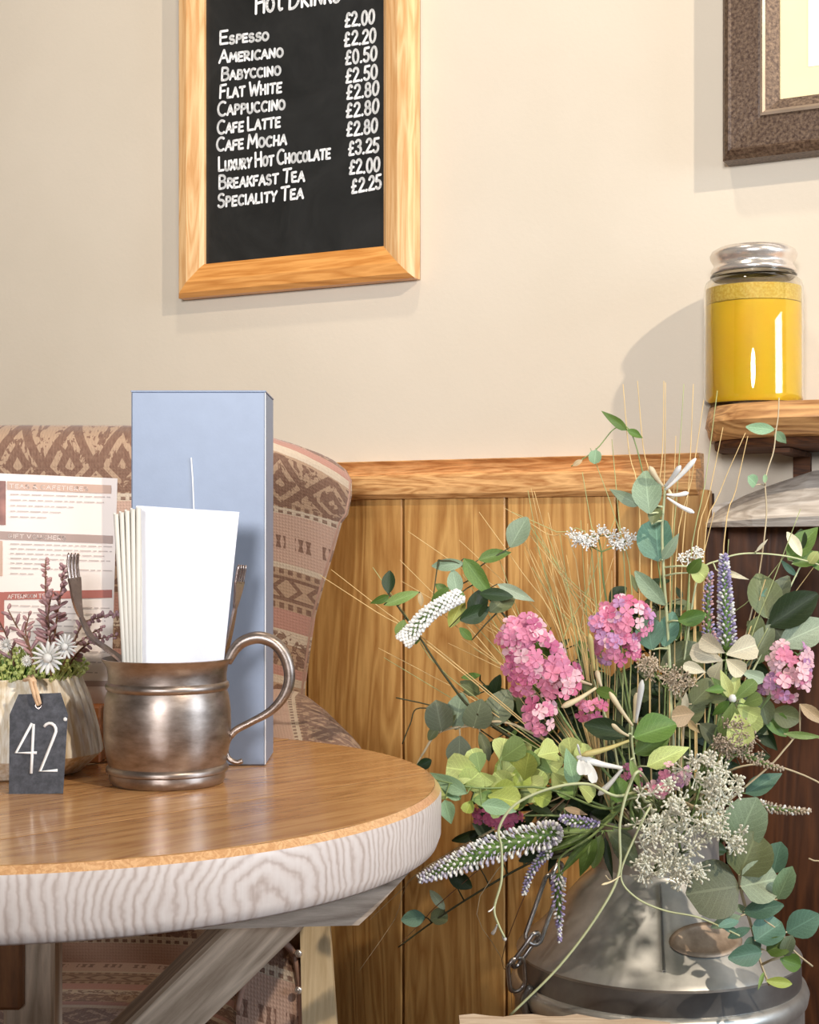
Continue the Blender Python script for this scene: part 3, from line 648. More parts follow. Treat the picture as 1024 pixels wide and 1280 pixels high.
for i in range(5):
    tx = 143+i*7.0; bx2 = 160+i*2.7
    nn = thing('folded_napkin', NL[i], 'napkin', P(bx2, 900, 1.215), group='cream napkins fanned in the mug')
    y0 = 641-i*2.0
    q = [P(bx2, 940, 1.180), P(bx2, 940, 1.225), P(tx+3, y0+3, 1.245), P(tx, y0, 1.178)]
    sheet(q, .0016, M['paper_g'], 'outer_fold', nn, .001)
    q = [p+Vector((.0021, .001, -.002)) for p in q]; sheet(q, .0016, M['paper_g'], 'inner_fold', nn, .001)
    fo = MB().tube([P(bx2+1.5, 940, 1.180), P(tx+2.2, y0+1.5, 1.178)], .0019, 8); fo.build('folded_edge', M['paper_g'], nn, smooth=True)

# cutlery : a fork leaning out over the left rim, another behind the napkins
def fork(label, path, Y, head, ns, dy=0):
    root = thing('fork', label, 'cutlery', P(*path[-1], Y))
    c_ = crom([P(x, y, Y+dy*i) for i, (x, y) in enumerate(path)], 6); n_ = len(c_)
    k = int(n_*head)
    wd = [.0028+.0022*math.sin(PI*min(1, max(0, (i-k)/(n_-k))))**.7 for i in range(n_)]
    mb = MB(); vs = []; fs = []
    sd = Vector(ns).normalized()
    for i in range(k, n_):
        tg = (c_[min(i+1, n_-1)]-c_[max(i-1, 0)]).normalized(); a = (sd-tg*sd.dot(tg)).normalized(); b = tg.cross(a)
        for sx_, sy_ in ((-1, -.3), (1, -.3), (1, .3), (-1, .3)): vs.append(c_[i]+a*sx_*wd[i]+b*sy_*.0032)
    m_ = n_-k
    for i in range(m_-1):
        for e in range(4): fs.append((i*4+e, i*4+(e+1)%4, (i+1)*4+(e+1)%4, (i+1)*4+e))
    fs += [(3,2,1,0), tuple((m_-1)*4+e for e in range(4))]
    mb.add(vs, fs).build('handle', M['cutlery'], root, smooth='a')
    # head: root plate + four tines
    hd = MB(); kk = int(k*.45); vs = []; fs = []
    for i in range(kk, k+1):
        tg = (c_[i+1]-c_[max(i-1, 0)]).normalized(); a = (sd-tg*sd.dot(tg)).normalized(); b = tg.cross(a); ww = .0030+.0080*(1-(i-kk)/(k-kk+.001))**.7
        for sx_, sy_ in ((-1, -.3), (1, -.3), (1, .3), (-1, .3)): vs.append(c_[i]+a*sx_*ww+b*sy_*.003)
    m_ = k+1-kk
    for i in range(m_-1):
        for e in range(4): fs.append((i*4+e, i*4+(e+1)%4, (i+1)*4+(e+1)%4, (i+1)*4+e))
    fs += [(3,2,1,0), tuple((m_-1)*4+e for e in range(4))]
    hd.add(vs, fs).build('head', M['cutlery'], root, smooth='a')
    for tI in (-1.5, -.5, .5, 1.5):
        pts = []
        for i in range(0, kk+2):
            tg = (c_[i+1]-c_[max(i-1, 0)]).normalized(); a = (sd-tg*sd.dot(tg)).normalized(); pts.append(c_[i]+a*tI*.0058)
        MB().tube(pts, [.0006]+[.0013]*(len(pts)-1), 6).build('tine', M['cutlery'], root, smooth=True)
    return root
fork('metal fork arching out over the left rim of the mug beside the lavender', [(92, 691), (91, 708), (94, 730), (97, 755), (103, 775), (115, 797), (135, 812), (155, 830), (175, 880), (190, 940)], 1.19, .42, (.22, 1, 0), .0)
fork('metal fork tip showing behind the right side of the white napkin', [(303, 706), (300, 722), (298, 738), (294, 760), (288, 790), (278, 830), (262, 880), (250, 940)], 1.21, .42, (.25, 1, .1))

# ------------------------------------------------------------------ tall blue-grey box
bx = P(248.5, 957, 1.287); bx.z = TZ
bxr = thing('tall_gift_box', 'tall narrow blue-grey cardboard box standing behind the metal mug', 'box', bx)
x0, x1 = (164-HX)/F*1.287, (332-HX)/F*1.287; zt = P(0, 488, 1.287).z
MB().box((x0, 1.287, TZ), (x1, 1.361, zt-.001), None, .0012).build('box_body', M['blue'], bxr)
MB().box((x0-.0004, 1.2865, zt-.0016), (x1+.0004, 1.3615, zt), None, .0004).build('lid_flap', M['blue'], bxr)
MB().box((x1-.0006, 1.2864, TZ+.001), (x1+.0002, 1.2871, zt-.002)).build('scored_edge', M['thread'], bxr)
MB().tube([P(239, 572, 1.286), P(241, 600, 1.286), P(242.5, 640, 1.286)], .0007, 5).build('white_thread', M['thread'], bxr, label='white thread down the front')

# ------------------------------------------------------------------ menu card in a wooden block
YM = 1.325
mh = thing('wooden_menu_block', 'orange-brown wooden block holding up the menu card', 'menu holder', (P(50, 700, YM).x, YM, TZ))
xr = P(133, 900, YM).x; xl = xr-.17
mb = MB(); zb = P(0, 879, YM).z
mb.box((xl, YM-.026, TZ), (xr, YM-.0012, zb), None, .0015).build('front_block', M['block'], mh)
MB().box((xl, YM+.0012, TZ), (xr, YM+.026, zb), None, .0015).build('back_block', M['block'], mh)
MB().box((xl+.002, YM-.0013, TZ), (xr-.002, YM+.0013, TZ+.035), None).build('slot_floor', M['block'], mh)
mcard = thing('menu_card', 'pinkish-white printed menu card with tan and terracotta heading bars, standing behind the flowers', 'menu', (P(30, 700, YM).x, YM, TZ+.036))
tl = P(147, 598, YM); bz = TZ+.0365
sheet([Vector((tl.x-.21, YM, bz)), Vector((P(138, 880, YM).x, YM, bz)), tl, Vector((tl.x-.21, YM, tl.z+.009))], .0006, M['card'], 'card', mcard, 0, 0)
YF = YM-.0012
def tfm(a, b, d): return Vector((a, YF-d, b))
def mquad(name, x0, y0, x1, y1, mat, dd=0, sl=.04):
    pts = []
    for x, y in ((x0, y1), (x1, y1), (x1, y0), (x0, y0)): p = P(x, y+x*sl, YF); pts.append(p)
    MB().quadbox([p+Vector((0, -dd-.0002, 0)) for p in pts], [p+Vector((0, -dd, 0)) for p in pts]).build(name, mat, mcard)
mquad('heading_bar', 9, 601, 139, 611.5, M['bar_tan']); mquad('heading_bar', -60, 664, 141, 674, M['bar_taupe']); mquad('heading_bar', 5, 740, 140, 750, M['bar_red'], sl=-.02)
mquad('heading_bar', 5, 851, 140, 858, M['bar_taupe'], sl=0)
mquad('printed_photo', -60, 601, 7, 656, M['photo_print']); mquad('printed_photo', -60, 676, 3, 720, M['bar_tan']); mquad('printed_photo', -60, 740, 5, 790, M['bar_red'])
def mtext(T, x0, y0, x1, y1, h): 
    a, b = P(x0, y0, YF), P(x1, y1, YF); lettering('heading_lettering', T, (a.x, a.z), (b.x, b.z), h/F*YF*.8, h/F*YF*.8, tfm, .0005, M['card'], mcard, th=.0003, d=.0002, jit=0)
mtext('TEAS & CAFETIERES', 12, 609.7, 110, 613.6, 6); mtext('GIFT VOUCHERS', 10, 672.2, 82, 675, 6); mtext('AFTERNOON TEA', 10, 748, 60, 747, 6)
rnd = random.Random(5); sp_ = MB()
for ys, x1_ in ((618, 136), (625, 128), (632, 92), (639, 74), (646, 56), (680, 138), (686, 138), (692, 130), (698, 136), (704, 60), (710, 138), (717, 44), (757, 135), (765, 120), (773, 130), (781, 100), (789, 125), (800, 110), (812, 130), (825, 125), (838, 120)):
    x = 13
    while x < x1_:
        L = rnd.uniform(4, 14); L = min(L, x1_-x+2); p = P(x, ys+x*.03, YF); qx = P(x+L, ys+(x+L)*.03, YF)
        sp_.add([p+Vector((0, -.0003, 0)), qx+Vector((0, -.0003, 0)), qx+Vector((0, -.0003, .0010)), p+Vector((0, -.0003, .0010))], [(0,1,2,3)]); x += L+2.5
sp_.build('small_print', M['smallprint'], mcard, kind='stuff')

# ------------------------------------------------------------------ flower pot with lavender
pc = Vector((P(18, 980, 1.255).x, 1.255, TZ)); kx = 1.255/F
ppx = [(78, 0), (84, 2), (111, 26), (110, 32), (104, 60), (95, 92), (84, 118), (82, 121), (78, 121), (76, 117), (76, 100), (60, 99), (3, 99)]
ppx = [(60, 0)]+ppx
def flute(an, z): return 1+.012*abs(math.sin(an*22))-.03*abs(math.sin(an*3.0+.6))
fp = thing('flower_pot', 'cream fluted ceramic pot of lavender and tiny white flowers on the table', 'flower pot', pc)
MB().lathe([(r*kx, z*kx) for r, z in ppx], pc, 264, mod=flute).build('pot', M['ceramic'], fp, smooth=False)
mo = MB(); rnd = random.Random(11)
for i in range(900):
    a = rnd.uniform(0, 2*PI); r_ = math.sqrt(rnd.random())*74*kx; c0 = pc+Vector((r_*math.cos(a), r_*math.sin(a), 106*kx)); h_ = rnd.uniform(20, 56)*kx*(1-.3*(r_/(74*kx)))
    d_ = Vector((math.cos(a)*.5+rnd.uniform(-.5, .5), math.sin(a)*.5+rnd.uniform(-.5, .5), 1)).normalized()
    mo.tube([c0, c0+d_*h_*.6, c0+d_*h_+Vector((rnd.uniform(-.002, .002), 0, 0))], [.0005, .0008, .0005], 3); mo.blob(c0+d_*h_, rnd.uniform(.0012, .0022), None, None, 5, 3)
mo.build('moss', M['leaf_lime'], fp, kind='stuff')
mo = MB()
for i in range(260):
    a = rnd.uniform(PI*1.2, PI*2.1); r_ = rnd.uniform(.3, .98)*74*kx; c0 = pc+Vector((r_*math.cos(a), r_*math.sin(a), 108*kx)); h_ = rnd.uniform(16, 40)*kx
    d_ = Vector((rnd.uniform(-.7, .7), rnd.uniform(-.7, .3), 1)).normalized()
    mo.tube([c0, c0+d_*h_*.6, c0+d_*h_], [.0008, .0016, .0003], 4)
mo.build('fern_tuft', M['leaf_mid'], fp, kind='stuff')
def daisy(c0, r_, name='white_flower'):
    mb = MB(); c0 = Vector(c0)
    for k_ in range(16):
        a = 2*PI*k_/16; d_ = Vector((math.cos(a), -.45+.2*math.sin(k_*5), math.sin(a))); rt = d_.to_track_quat('Z', 'Y').to_matrix()
        mb.blob(c0+d_*r_*.55, r_*.16, r_*.10, r_*.5, 5, 4, rt)
    mb.blob(c0+Vector((0, -r_*.4, 0)), r_*.3, None, None, 6, 4); mb.build(name, M['pet_white'], fp, smooth=True)
daisy(P(61, 822, 1.178), .0135); daisy(P(82, 808, 1.185), .0105); daisy(P(34, 826, 1.19), .005); daisy(P(8, 806, 1.195), .006)
def bud_sprig(path, Y, n, bl, bw, name, mat, ang=.6, stem='stem_brown', r0=.0011, seed=1):
    rnd = random.Random(seed); c_ = crom([P(x, y, Y) for x, y in path], 6); rad = [r0*(.5+.5*i/len(c_)) for i in range(len(c_))]
    o = MB().tube(c_, rad, 5).build(name, M[stem], fp, smooth=True); mb = MB()
    for i in range(n):
        f_ = i/n; q = f_*(len(c_)-1)*.85; a_ = int(q); p = c_[a_].lerp(c_[a_+1], q-a_); tg = (c_[max(0, a_-1)]-c_[min(len(c_)-1, a_+1)]).normalized()
        r = Vector((rnd.uniform(-1, 1), rnd.uniform(-1, 1), rnd.uniform(-1, 1))); r = (r-tg*r.dot(tg)).normalized(); d_ = (tg*(1-ang)+r*ang*1.2).normalized()
        L = bl*rnd.uniform(.6, 1.0)*(.6+.8*f_); mb.blob(p+d_*L*.6, bw*.78, bw*.78, L*.55, 5, 4, d_.to_track_quat('Z', 'Y').to_matrix())
    mb.build('buds', mat, o, smooth=True, kind='stuff')
bud_sprig([(57, 700), (57, 740), (58, 780), (58, 845)], 1.225, 34, .0075, .0021, 'lavender_sprig', M['pet_mauve'], seed=2)
bud_sprig([(80, 708), (76, 740), (70, 780), (62, 845)], 1.235, 34, .0085, .0022, 'lavender_sprig', M['pet_mauve'], seed=3)
bud_sprig([(64, 745), (60, 770), (62, 800), (64, 845)], 1.215, 30, .012, .0023, 'lavender_sprig', M['pet_mauve'], seed=8)
bud_sprig([(148, 768), (125, 772), (100, 785), (80, 845)], 1.245, 26, .006, .0022, 'lavender_sprig', M['pet_mauve'], .75, seed=4)
bud_sprig([(145, 795), (120, 800), (98, 815), (78, 845)], 1.235, 22, .006, .0020, 'lavender_sprig', M['pet_mauve'], .75, seed=5)
bud_sprig([(130, 783), (110, 795), (90, 812), (72, 845)], 1.225, 18, .006, .0020, 'lavender_sprig', M['pet_mauve'], .75, seed=15)
bud_sprig([(10, 762), (22, 785), (34, 805), (44, 845)], 1.215, 9, .013, .0022, 'lavender_sprig', M['pet_mauve'], .5, seed=6)
bud_sprig([(36, 770), (32, 790), (38, 812), (46, 845)], 1.215, 8, .012, .0020, 'lavender_sprig', M['pet_mauve'], .5, seed=9)
bud_sprig([(-2, 775), (8, 795), (14, 815), (20, 845)], 1.225, 12, .012, .0020, 'lavender_sprig', M['pet_mauve'], .5, seed=7)

# number tag tied to the pot
tg_ = thing('number_tag', 'dark slate tag with chalked number 42, tied to the flower pot with twine', 'tag', P(47, 993, 1.145))
YT = 1.1455
def tt(px, py, d=0):
    f_ = (py-866)/(993-866); return P(px, py, YT+.012*(1-f_)-d)
TP = [(12, 893), (23, 868), (76, 866), (85, 893), (79, 992), (11, 993)]
n_ = len(TP); mb = MB(); mb.add([tt(x, y, .0012) for x, y in TP]+[tt(x, y, -.0012) for x, y in TP], [tuple(range(n_)), tuple(range(2*n_-1, n_-1, -1))]+[(i, (i+1)%n_, (i+1)%n_+n_, i+n_) for i in range(n_)])
mb.build('slate', M['slate'], tg_)
def tft(a, b, d): return tt(a, -b, .0012+d)
for T, a, b in (('4', (20, -968), (45, -968)), ('2', (48, -964), (72, -964))):
    mb = MB()
    STK = {'4': [[(40, 904), (20, 941), (46, 941)], [(42, 905), (39, 967)]], '2': [arc(62, -913, 8, 9, 150, -10, 6)+[(66, -925), (50, -964), (72, -963)]]}[T]
    for st in STK:
        pts = [(x, y if y > 0 else -y) for x, y in st]; c_ = crom([tt(x, y, .0016) for x, y in pts], 3) if T == '4' and len(pts) < 3 else [tt(x, y, .0016) for x, y in pts]
        mb.tube(c_, .00125, 6)
    mb.build('chalk_number', M['chalk'], tg_, smooth=True)
MB().blob(tt(81.5, 899, .0014), .0016, .0006, .0016).build('chalk_dot', M['chalk'], tg_)
MB().loop_tube([tt(48+3.5*math.cos(a), 882+3.5*math.sin(a), .0013) for a in [2*PI*i/12 for i in range(12)]], .0006, 5).build('eyelet', M['cutlery'], tg_)
tw = MB()
tw.tube(crom([P(36, 846, 1.19), P(38, 852, 1.165), P(42, 866, 1.152), P(48, 882, 1.1515)], 6), .0017, 6)
tw.tube(crom([P(41, 845, 1.192), P(43, 853, 1.165), P(47, 868, 1.151), P(50, 880, 1.1512)], 6), .0015, 6)
tw.tube(crom([P(30, 850, 1.172), P(38, 849, 1.166), P(44, 853, 1.166), P(41, 847, 1.17)], 6), .0015, 6)
tw.build('twine', M['twine'], tg_, smooth=True)

# ------------------------------------------------------------------ armchair
ch = thing('patterned_armchair', 'armchair in pink and brown knit-patterned fabric with pale wooden side, behind the table', 'armchair', (-.42, 1.62, 0))
YB = 1.72
def prow(py, pr_, pl=-420, Y=YB): return P(0, py, Y).z, P(pr_, py, Y).x
prof = [(1330, 378), (1180, 376), (1040, 373), (940, 373), (890, 374), (850, 377), (800, 384), (760, 390), (720, 401), (680, 413), (640, 424), (610, 432), (585, 437), (565, 437), (552, 430), (541, 416), (534, 396), (530, 370)]
rings = []; vv_ = 0; mb = MB(); uvs = []; NS = 60; last = None
xc = -.50
for k_, (py, pr_) in enumerate(prof):
    z_, xr_ = prow(py, pr_); hw = xr_-xc; 
    th_ = .075+.02*min(1, max(0, (700-py)/150)); 
    if py < 560: f_ = (565-py)/40; th_ *= math.sqrt(max(.06, 1-f_*f_*.9))
    bowz = 0
    y_c = YB+.07
    if last is not None: vv_ += max(abs(z_-last[0]), .6*abs(xr_-last[1]))
    last = (z_, xr_)
    for i in range(NS):
        a = 2*PI*i/NS; ca, sa = math.cos(a), math.sin(a); e = .38
        x_ = xc+hw*math.copysign(abs(ca)**e, ca); y_ = y_c+th_*math.copysign(abs(sa)**.8, sa)
        dropz = -.030*max(0, (abs(x_-xc)/hw))**7 if py < 620 else -.012*(abs(x_-xc)/hw)**7
        mb.v.append(Vector((x_, y_, z_+dropz))); ed = min(1, abs(x_-xc)/hw); uvs.append((x_, z_-1.0848-.022*(1-ed**4)-.5*(z_-1.03 if z_ > 1.03 else 0)*(1-ed**4)))
nr = len(prof)
for j in range(nr-1):
    for i in range(NS):
        i2 = (i+1)%NS; mb.f.append((j*NS+i, j*NS+i2, (j+1)*NS+i2, (j+1)*NS+i))
mb.f.append(tuple((nr-1)*NS+i for i in range(NS))); mb.f.append(tuple(range(NS))[::-1])
VS = P(0, 541, YB).z      # align the band pattern with the photograph's rows
uvs = [(a, b) for a, b in uvs]
mb.build('backrest', M['fabric'], ch, smooth=True, uv=uvs)
zpts = [(py, pr_) for py, pr_ in prof if py < 900]
MB().tube(crom([Vector((prow(py, pr_)[1]-.0035, YB+.05, prow(py, pr_)[0]-(.03 if py < 620 else .012))) for py, pr_ in zpts[:-3]], 3), .0025, 6).build('piping', M['piping'], ch, smooth=True)
# seat, arm, front panel
def loftbox(name, secs, mat, n=32, e=.55):
    """secs: (y, cx, cz, hx, hz) rounded sections swept along y"""
    mb = MB(); uv = []
    for (y_, cx, cz, hx, hz) in secs:
        for i in range(n):
            a = 2*PI*i/n; c1, s1_ = math.cos(a), math.sin(a)
            x_ = cx+hx*math.copysign(abs(c1)**e, c1); z_ = cz+hz*math.copysign(abs(s1_)**e, s1_); mb.v.append(Vector((x_, y_, z_))); uv.append((x_, y_+z_) if 'seat' in name else (y_, x_*1.0+z_*.7))
    m_ = len(secs)
    for j in range(m_-1):
        for i in range(n):
            i2 = (i+1)%n; mb.f.append((j*n+i, j*n+i2, (j+1)*n+i2, (j+1)*n+i))
    mb.f.append(tuple(range(n))[::-1]); mb.f.append(tuple((m_-1)*n+i for i in range(n)))
    return mb.build(name, mat, ch, smooth='a', uv=uv)
loftbox('seat_cushion', [(1.36, -.44, .40, .22, .035), (1.37, -.44, .40, .245, .055), (1.40, -.44, .40, .255, .065), (1.60, -.44, .40, .255, .065), (1.74, -.44, .40, .25, .06)], M['fabric'])
loftbox('seat_base', [(1.38, -.44, .25, .26, .09), (1.72, -.44, .25, .26, .09)], M['fabric'], e=.2)
def arm(sx, xo):
    loftbox('arm', [(1.496, xo, .672, .050, .046), (1.502, xo, .676, .062, .055), (1.52, xo, .682, .066, .060), (1.58, xo-.012*sx, .695, .066, .060), (1.68, xo-.045*sx, .712, .064, .060), (1.74, xo-.06*sx, .72, .06, .055)], M['fabric'], e=.85)
    xi = xo-sx*.055; 
    MB().box((min(xi, xi+sx*.055), 1.478, .05), (max(xi, xi+sx*.055), 1.80, .65), None, .008).build('arm_panel', M['fabric'], ch, uv=None)
xo = -.098
arm(1, xo); arm(-1, -.85)
# front scroll of the arm seen below the table top
def ap(y, px): return P(px, y, 1.47)
mb = MB(); pts = [(296, 1262), (302, 1236), (316, 1205), (334, 1184), (352, 1178), (366, 1190), (373, 1215), (377, 1250), (379, 1330), (384, 1600), (300, 1600), (292, 1330)]
vsf = [P(x, y, 1.462) for x, y in pts]; vsb = [P(x, y, 1.462)+Vector((0, .014, 0)) for x, y in pts]; n_ = len(pts)
mb.add(vsf+vsb, [tuple(range(n_)), tuple(range(2*n_-1, n_-1, -1))]+[(i, (i+1)%n_, (i+1)%n_+n_, i+n_) for i in range(n_)])
mb.build('arm_front', M['fabric'], ch, uv=[(v.x*1.1, v.z*.8+v.x*.25+.02) for v in vsf+vsb])
MB().tube(crom([p+Vector((0, -.001, 0)) for p in vsf[:9]], 4), .0035, 6).build('piping', M['piping'], ch, smooth=True)
q = [P(374, 1120, 1.455), P(409, 1120, 1.455), P(421, 1290, 1.455), P(433, 1290+550, 1.455), P(384, 1290+550, 1.455), P(378, 1290, 1.455)]
mb = MB(); n_ = 6; mb.add(q+[p+Vector((0, .022, 0)) for p in q], [tuple(range(n_)), tuple(range(2*n_-1, n_-1, -1))]+[(i, (i+1)%n_, (i+1)%n_+n_, i+n_) for i in range(n_)])
mb.build('side_board', M['pale_wood'], ch, label='pale bare wood side board')
for yy in (1192, 1238):
    MB().blob(P(373, yy, 1.453), .004, .002, .004, 8, 6).build('upholstery_stud', M['silver'], ch, smooth=True)

# ------------------------------------------------------------------ pale stool at the bottom edge
YS = 1.20; zs_ = P(0, 1271, YS).z
st = thing('pale_wooden_stool', 'pale limed wooden stool top just showing at the bottom edge before the churn', 'stool', (P(705, 1271, YS).x, 1.08, 0))
xl, xr = P(574, 1271, YS).x, P(834, 1271, YS).x
n_ = 14; far = [(xl+(xr-xl)*i/n_, YS+.004*math.sin(i*1.7)+(.004 if i < 9 else -.010*(i-8)/6)) for i in range(n_+1)]
poly = far+[(xr-.004, 1.0), (xl, 1.0)]
MB().prism(poly, lambda x, y, z: Vector((x, y, z)), zs_-.035, zs_).build('seat', M['stool'], st)
for lx in (xl+.02, xr-.03):
    for ly in (1.03, 1.15): MB().tube([(lx, ly, zs_-.034), (lx, ly, .0)], [.013, .016], 10).build('leg', M['stool'], st, smooth=True)

# ------------------------------------------------------------------ milk churn
CY = 1.47; CXc = P(822, 1200, CY).x; cc = Vector((CXc, CY, 0)); zz_ = lambda y: CZ-(y-HY)/F*CY
mr_ = lambda p: p/F*CY
cn = thing('milk_churn', 'galvanised metal milk churn with brown oval badge, filled with artificial flowers', 'churn', cc)
zsh = zz_(1184); zh = zz_(1228)
prf = [(mr_(150), .0), (mr_(176), .004), (mr_(178), .03), (mr_(176), .05), (mr_(178), zh-.03), (mr_(178), zh-.012)]
MB().lathe(prf+[(mr_(182), zh-.008), (mr_(184), zh), (mr_(181), zh+.006), (mr_(176), zh+.009)], cc, 96).build('body', M['zinc'], cn, smooth='a')
MB().lathe([(mr_(175), zh+.008), (mr_(174), zsh-.004), (mr_(170), zsh-.002)], cc, 96, closed=True).build('upper_band', M['zinc_dark'], cn, smooth='a')
zn = zz_(1088)
MB().lathe([(mr_(174), zsh-.004), (mr_(176), zsh-.001), (mr_(172), zsh+.003), (mr_(150), zsh+.018), (mr_(124), zsh+.040), (mr_(98), zsh+.064), (mr_(80), zn), (mr_(76), zn+.006)], cc, 96, closed=True).build('shoulder', M['zinc'], cn, smooth='a')
MB().lathe([(mr_(76), zn+.003), (mr_(75), zn+.03), (mr_(80), zn+.045), (mr_(84), zn+.05), (mr_(84), zn+.054), (mr_(79), zn+.054), (mr_(72), zn+.04), (mr_(72), zn-.02), (mr_(72), zn-.1), (mr_(10), zn-.11)], cc, 64, closed=True).build('neck', M['zinc'], cn, smooth='a')
# oval badge lying on the cone
def cone_pt(az, h):                                   # az from -Y (towards us), h 0..1 up the cone
    tb_ = [(zsh+.003, mr_(172)), (zsh+.018, mr_(150)), (zsh+.040, mr_(124)), (zsh+.064, mr_(98)), (zn, mr_(80))]
    z_ = zsh+.003+(zn-zsh-.003)*h
    for (za, ra), (zb_, rb) in zip(tb_[:-1], tb_[1:]):
        if z_ <= zb_: r_ = ra+(rb-ra)*(z_-za)/(zb_-za); break
    return cc+Vector((math.sin(az)*(r_+.0015), -math.cos(az)*(r_+.0015), z_+.0012)), r_
mb = MB(); rn = []
for rr_ in (0, .4, .8, .93, 1.0):
    for i in range(28):
        a = 2*PI*i/28; hh = .42+.17*rr_*math.sin(a); p, r_ = cone_pt(.29+rr_*.36*math.cos(a), hh); rn.append(p+Vector((0, 0, .002 if rr_ == .93 else (-.001 if rr_ == 1 else .0004))))
mb.add(rn, [(j*28+i, j*28+(i+1)%28, (j+1)*28+(i+1)%28, (j+1)*28+i) for j in range(4) for i in range(28)]); mb.build('oval_badge', M['badge'], cn, smooth=True, label='brown oval metal badge')
# seam, chain and handle
MB().tube([cone_pt(-.12, h_/8)[0] for h_ in range(1, 9)], .0011, 5).build('shoulder_seam', M['zinc_dark'], cn)
def link(p, q, wd, r, nrm, name='chain_link'):
    p, q = Vector(p), Vector(q); ax = (q-p).normalized(); sd = ax.cross(Vector(nrm)).normalized(); L = (q-p).length; pts = []
    for i in range(24):
        a = 2*PI*i/24; pts.append((p+q)/2+ax*(math.copysign(max(0, L/2-wd), math.cos(a))+wd*math.cos(a))+sd*wd*math.sin(a))
    MB().loop_tube(pts, r, 8).build(name, M['chain'], cn, smooth=True)
YC = 1.40
link(P(694, 1094, YC+.02), P(664, 1180, YC), .0085, .0023, (.3, -1, .2)); link(P(672, 1166, YC), P(642, 1208, YC), .0055, .0023, (1, -.6, .3)); link(P(644, 1198, YC-.004), P(648, 1238, YC+.01), .009, .0022, (.5, -1, 0))
link(P(702, 1080, YC+.03), P(690, 1104, YC+.02), .007, .0022, (1, -.6, 0))
MB().tube(crom([P(x, y, YC+.012) for x, y in [(664, 1232), (655, 1250), (660, 1268), (676, 1276)]], 5), .004, 8).build('lug', M['zinc_dark'], cn, smooth=True)

# ------------------------------------------------------------------ flowers
BP = cc+Vector((0, 0, zn+.02))
def leaf_mesh(name, mat, wr, shape='oval', bend=.12, fold=.10):
    nu, nv = 4, 7; vs = []; uv = []
    for j in range(nv+1):
        v_ = j/nv
        if shape == 'round': wv = math.sqrt(max(0, 1-(2*v_-1)**2))**.9
        elif shape == 'point': wv = math.sin(PI*v_**.75)**.9*(1-.15*v_)
        elif shape == 'lance': wv = math.sin(PI*v_**.8)
        elif shape == 'petal': wv = (math.sin(PI*min(1, v_*.62+.03)))**1.2 if v_ < 1 else .5
        else: wv = math.sin(PI*(v_*.96+.02))**.75
        if shape != 'petal': wv = max(wv, .04)
        for i in range(nu+1):
            u_ = i/nu*2-1; x_ = u_*wv*wr/2; wave = .018*math.sin(9*v_+3*u_)*abs(u_)
            vs.append((x_, v_, -bend*(v_**2)+fold*abs(u_)*wv*wr*.9+wave)); uv.append((i/nu, v_))
    mb = MB(); mb.add(vs, [(j*(nu+1)+i, j*(nu+1)+i+1, (j+1)*(nu+1)+i+1, (j+1)*(nu+1)+i) for j in range(nv) for i in range(nu)])
    return mb.mesh(name, mat, None, True, uv)
LM = {}
def lmesh(col, shape, wr, pet=False):
    wr = round(wr*10)/10; k = (col, shape, wr)
    if k not in LM: LM[k] = leaf_mesh('leaf_'+shape, M[('pet_' if pet else 'leaf_')+col], wr, shape, bend=random.uniform(.05, .2), fold=random.uniform(.08, .3))
    return LM[k]
rl = random.Random(21)
def place(me, name, p0, p1, parent, tilt=.5, up=None):
    p0 = Vector(p0); p1 = Vector(p1); y = p1-p0; L = y.length; y.normalize()
    n_ = (Vector((0, 0, CZ))-p0).normalized()+Vector((rl.uniform(-1, 1), rl.uniform(-.3, .3), rl.uniform(-.6, 1)))*tilt
    z = (n_-y*n_.dot(y)).normalized(); x = y.cross(z)
    Mx = Matrix((( x.x*L, y.x*L, z.x*L, p0.x), (x.y*L, y.y*L, z.y*L, p0.y), (x.z*L, y.z*L, z.z*L, p0.z), (0,0,0,1)))
    return inst(name, me, Mx, parent)
def stem(root, path, Y0, mat='stem_green', r0=.0008, r1=.0018, to_base=True, Y1=None, name='stem', k=6):
    """path in pixels from tip inward; depth runs from Y0 at the tip to the churn's mouth"""
    n_ = len(path); Y1 = Y1 if Y1 is not None else Y0
    pts = [P(x, y, Y0+(Y1-Y0)*i/max(1, n_-1)) for i, (x, y) in enumerate(path)]
    if to_base:
        b = BP+Vector((rl.uniform(-.035, .035), rl.uniform(-.035, .035), rl.uniform(-.02, 0))); over_rim(pts, b)
    c_ = crom(pts, k); m_ = len(c_); mb = MB().tube(c_, [r0+(r1-r0)*i/(m_-1) for i in range(m_)], 5)
    return mb, c_
def over_rim(pts, b):
    d_ = Vector((pts[-1].x-cc.x, pts[-1].y-cc.y, 0)); rr_ = d_.length; d_.normalize(); q = cc+d_*min(rr_, .052)+Vector((0, 0, zn+.072+rl.uniform(0, .012)))
    if pts[-1].z < q.z+.01 and rr_ > .07: pts.append(cc+d_*.082+Vector((0, 0, zn+.078)))
    pts.append(q); pts.append(b)
def near(c_, p): return min(c_, key=lambda q: (q-p).length)
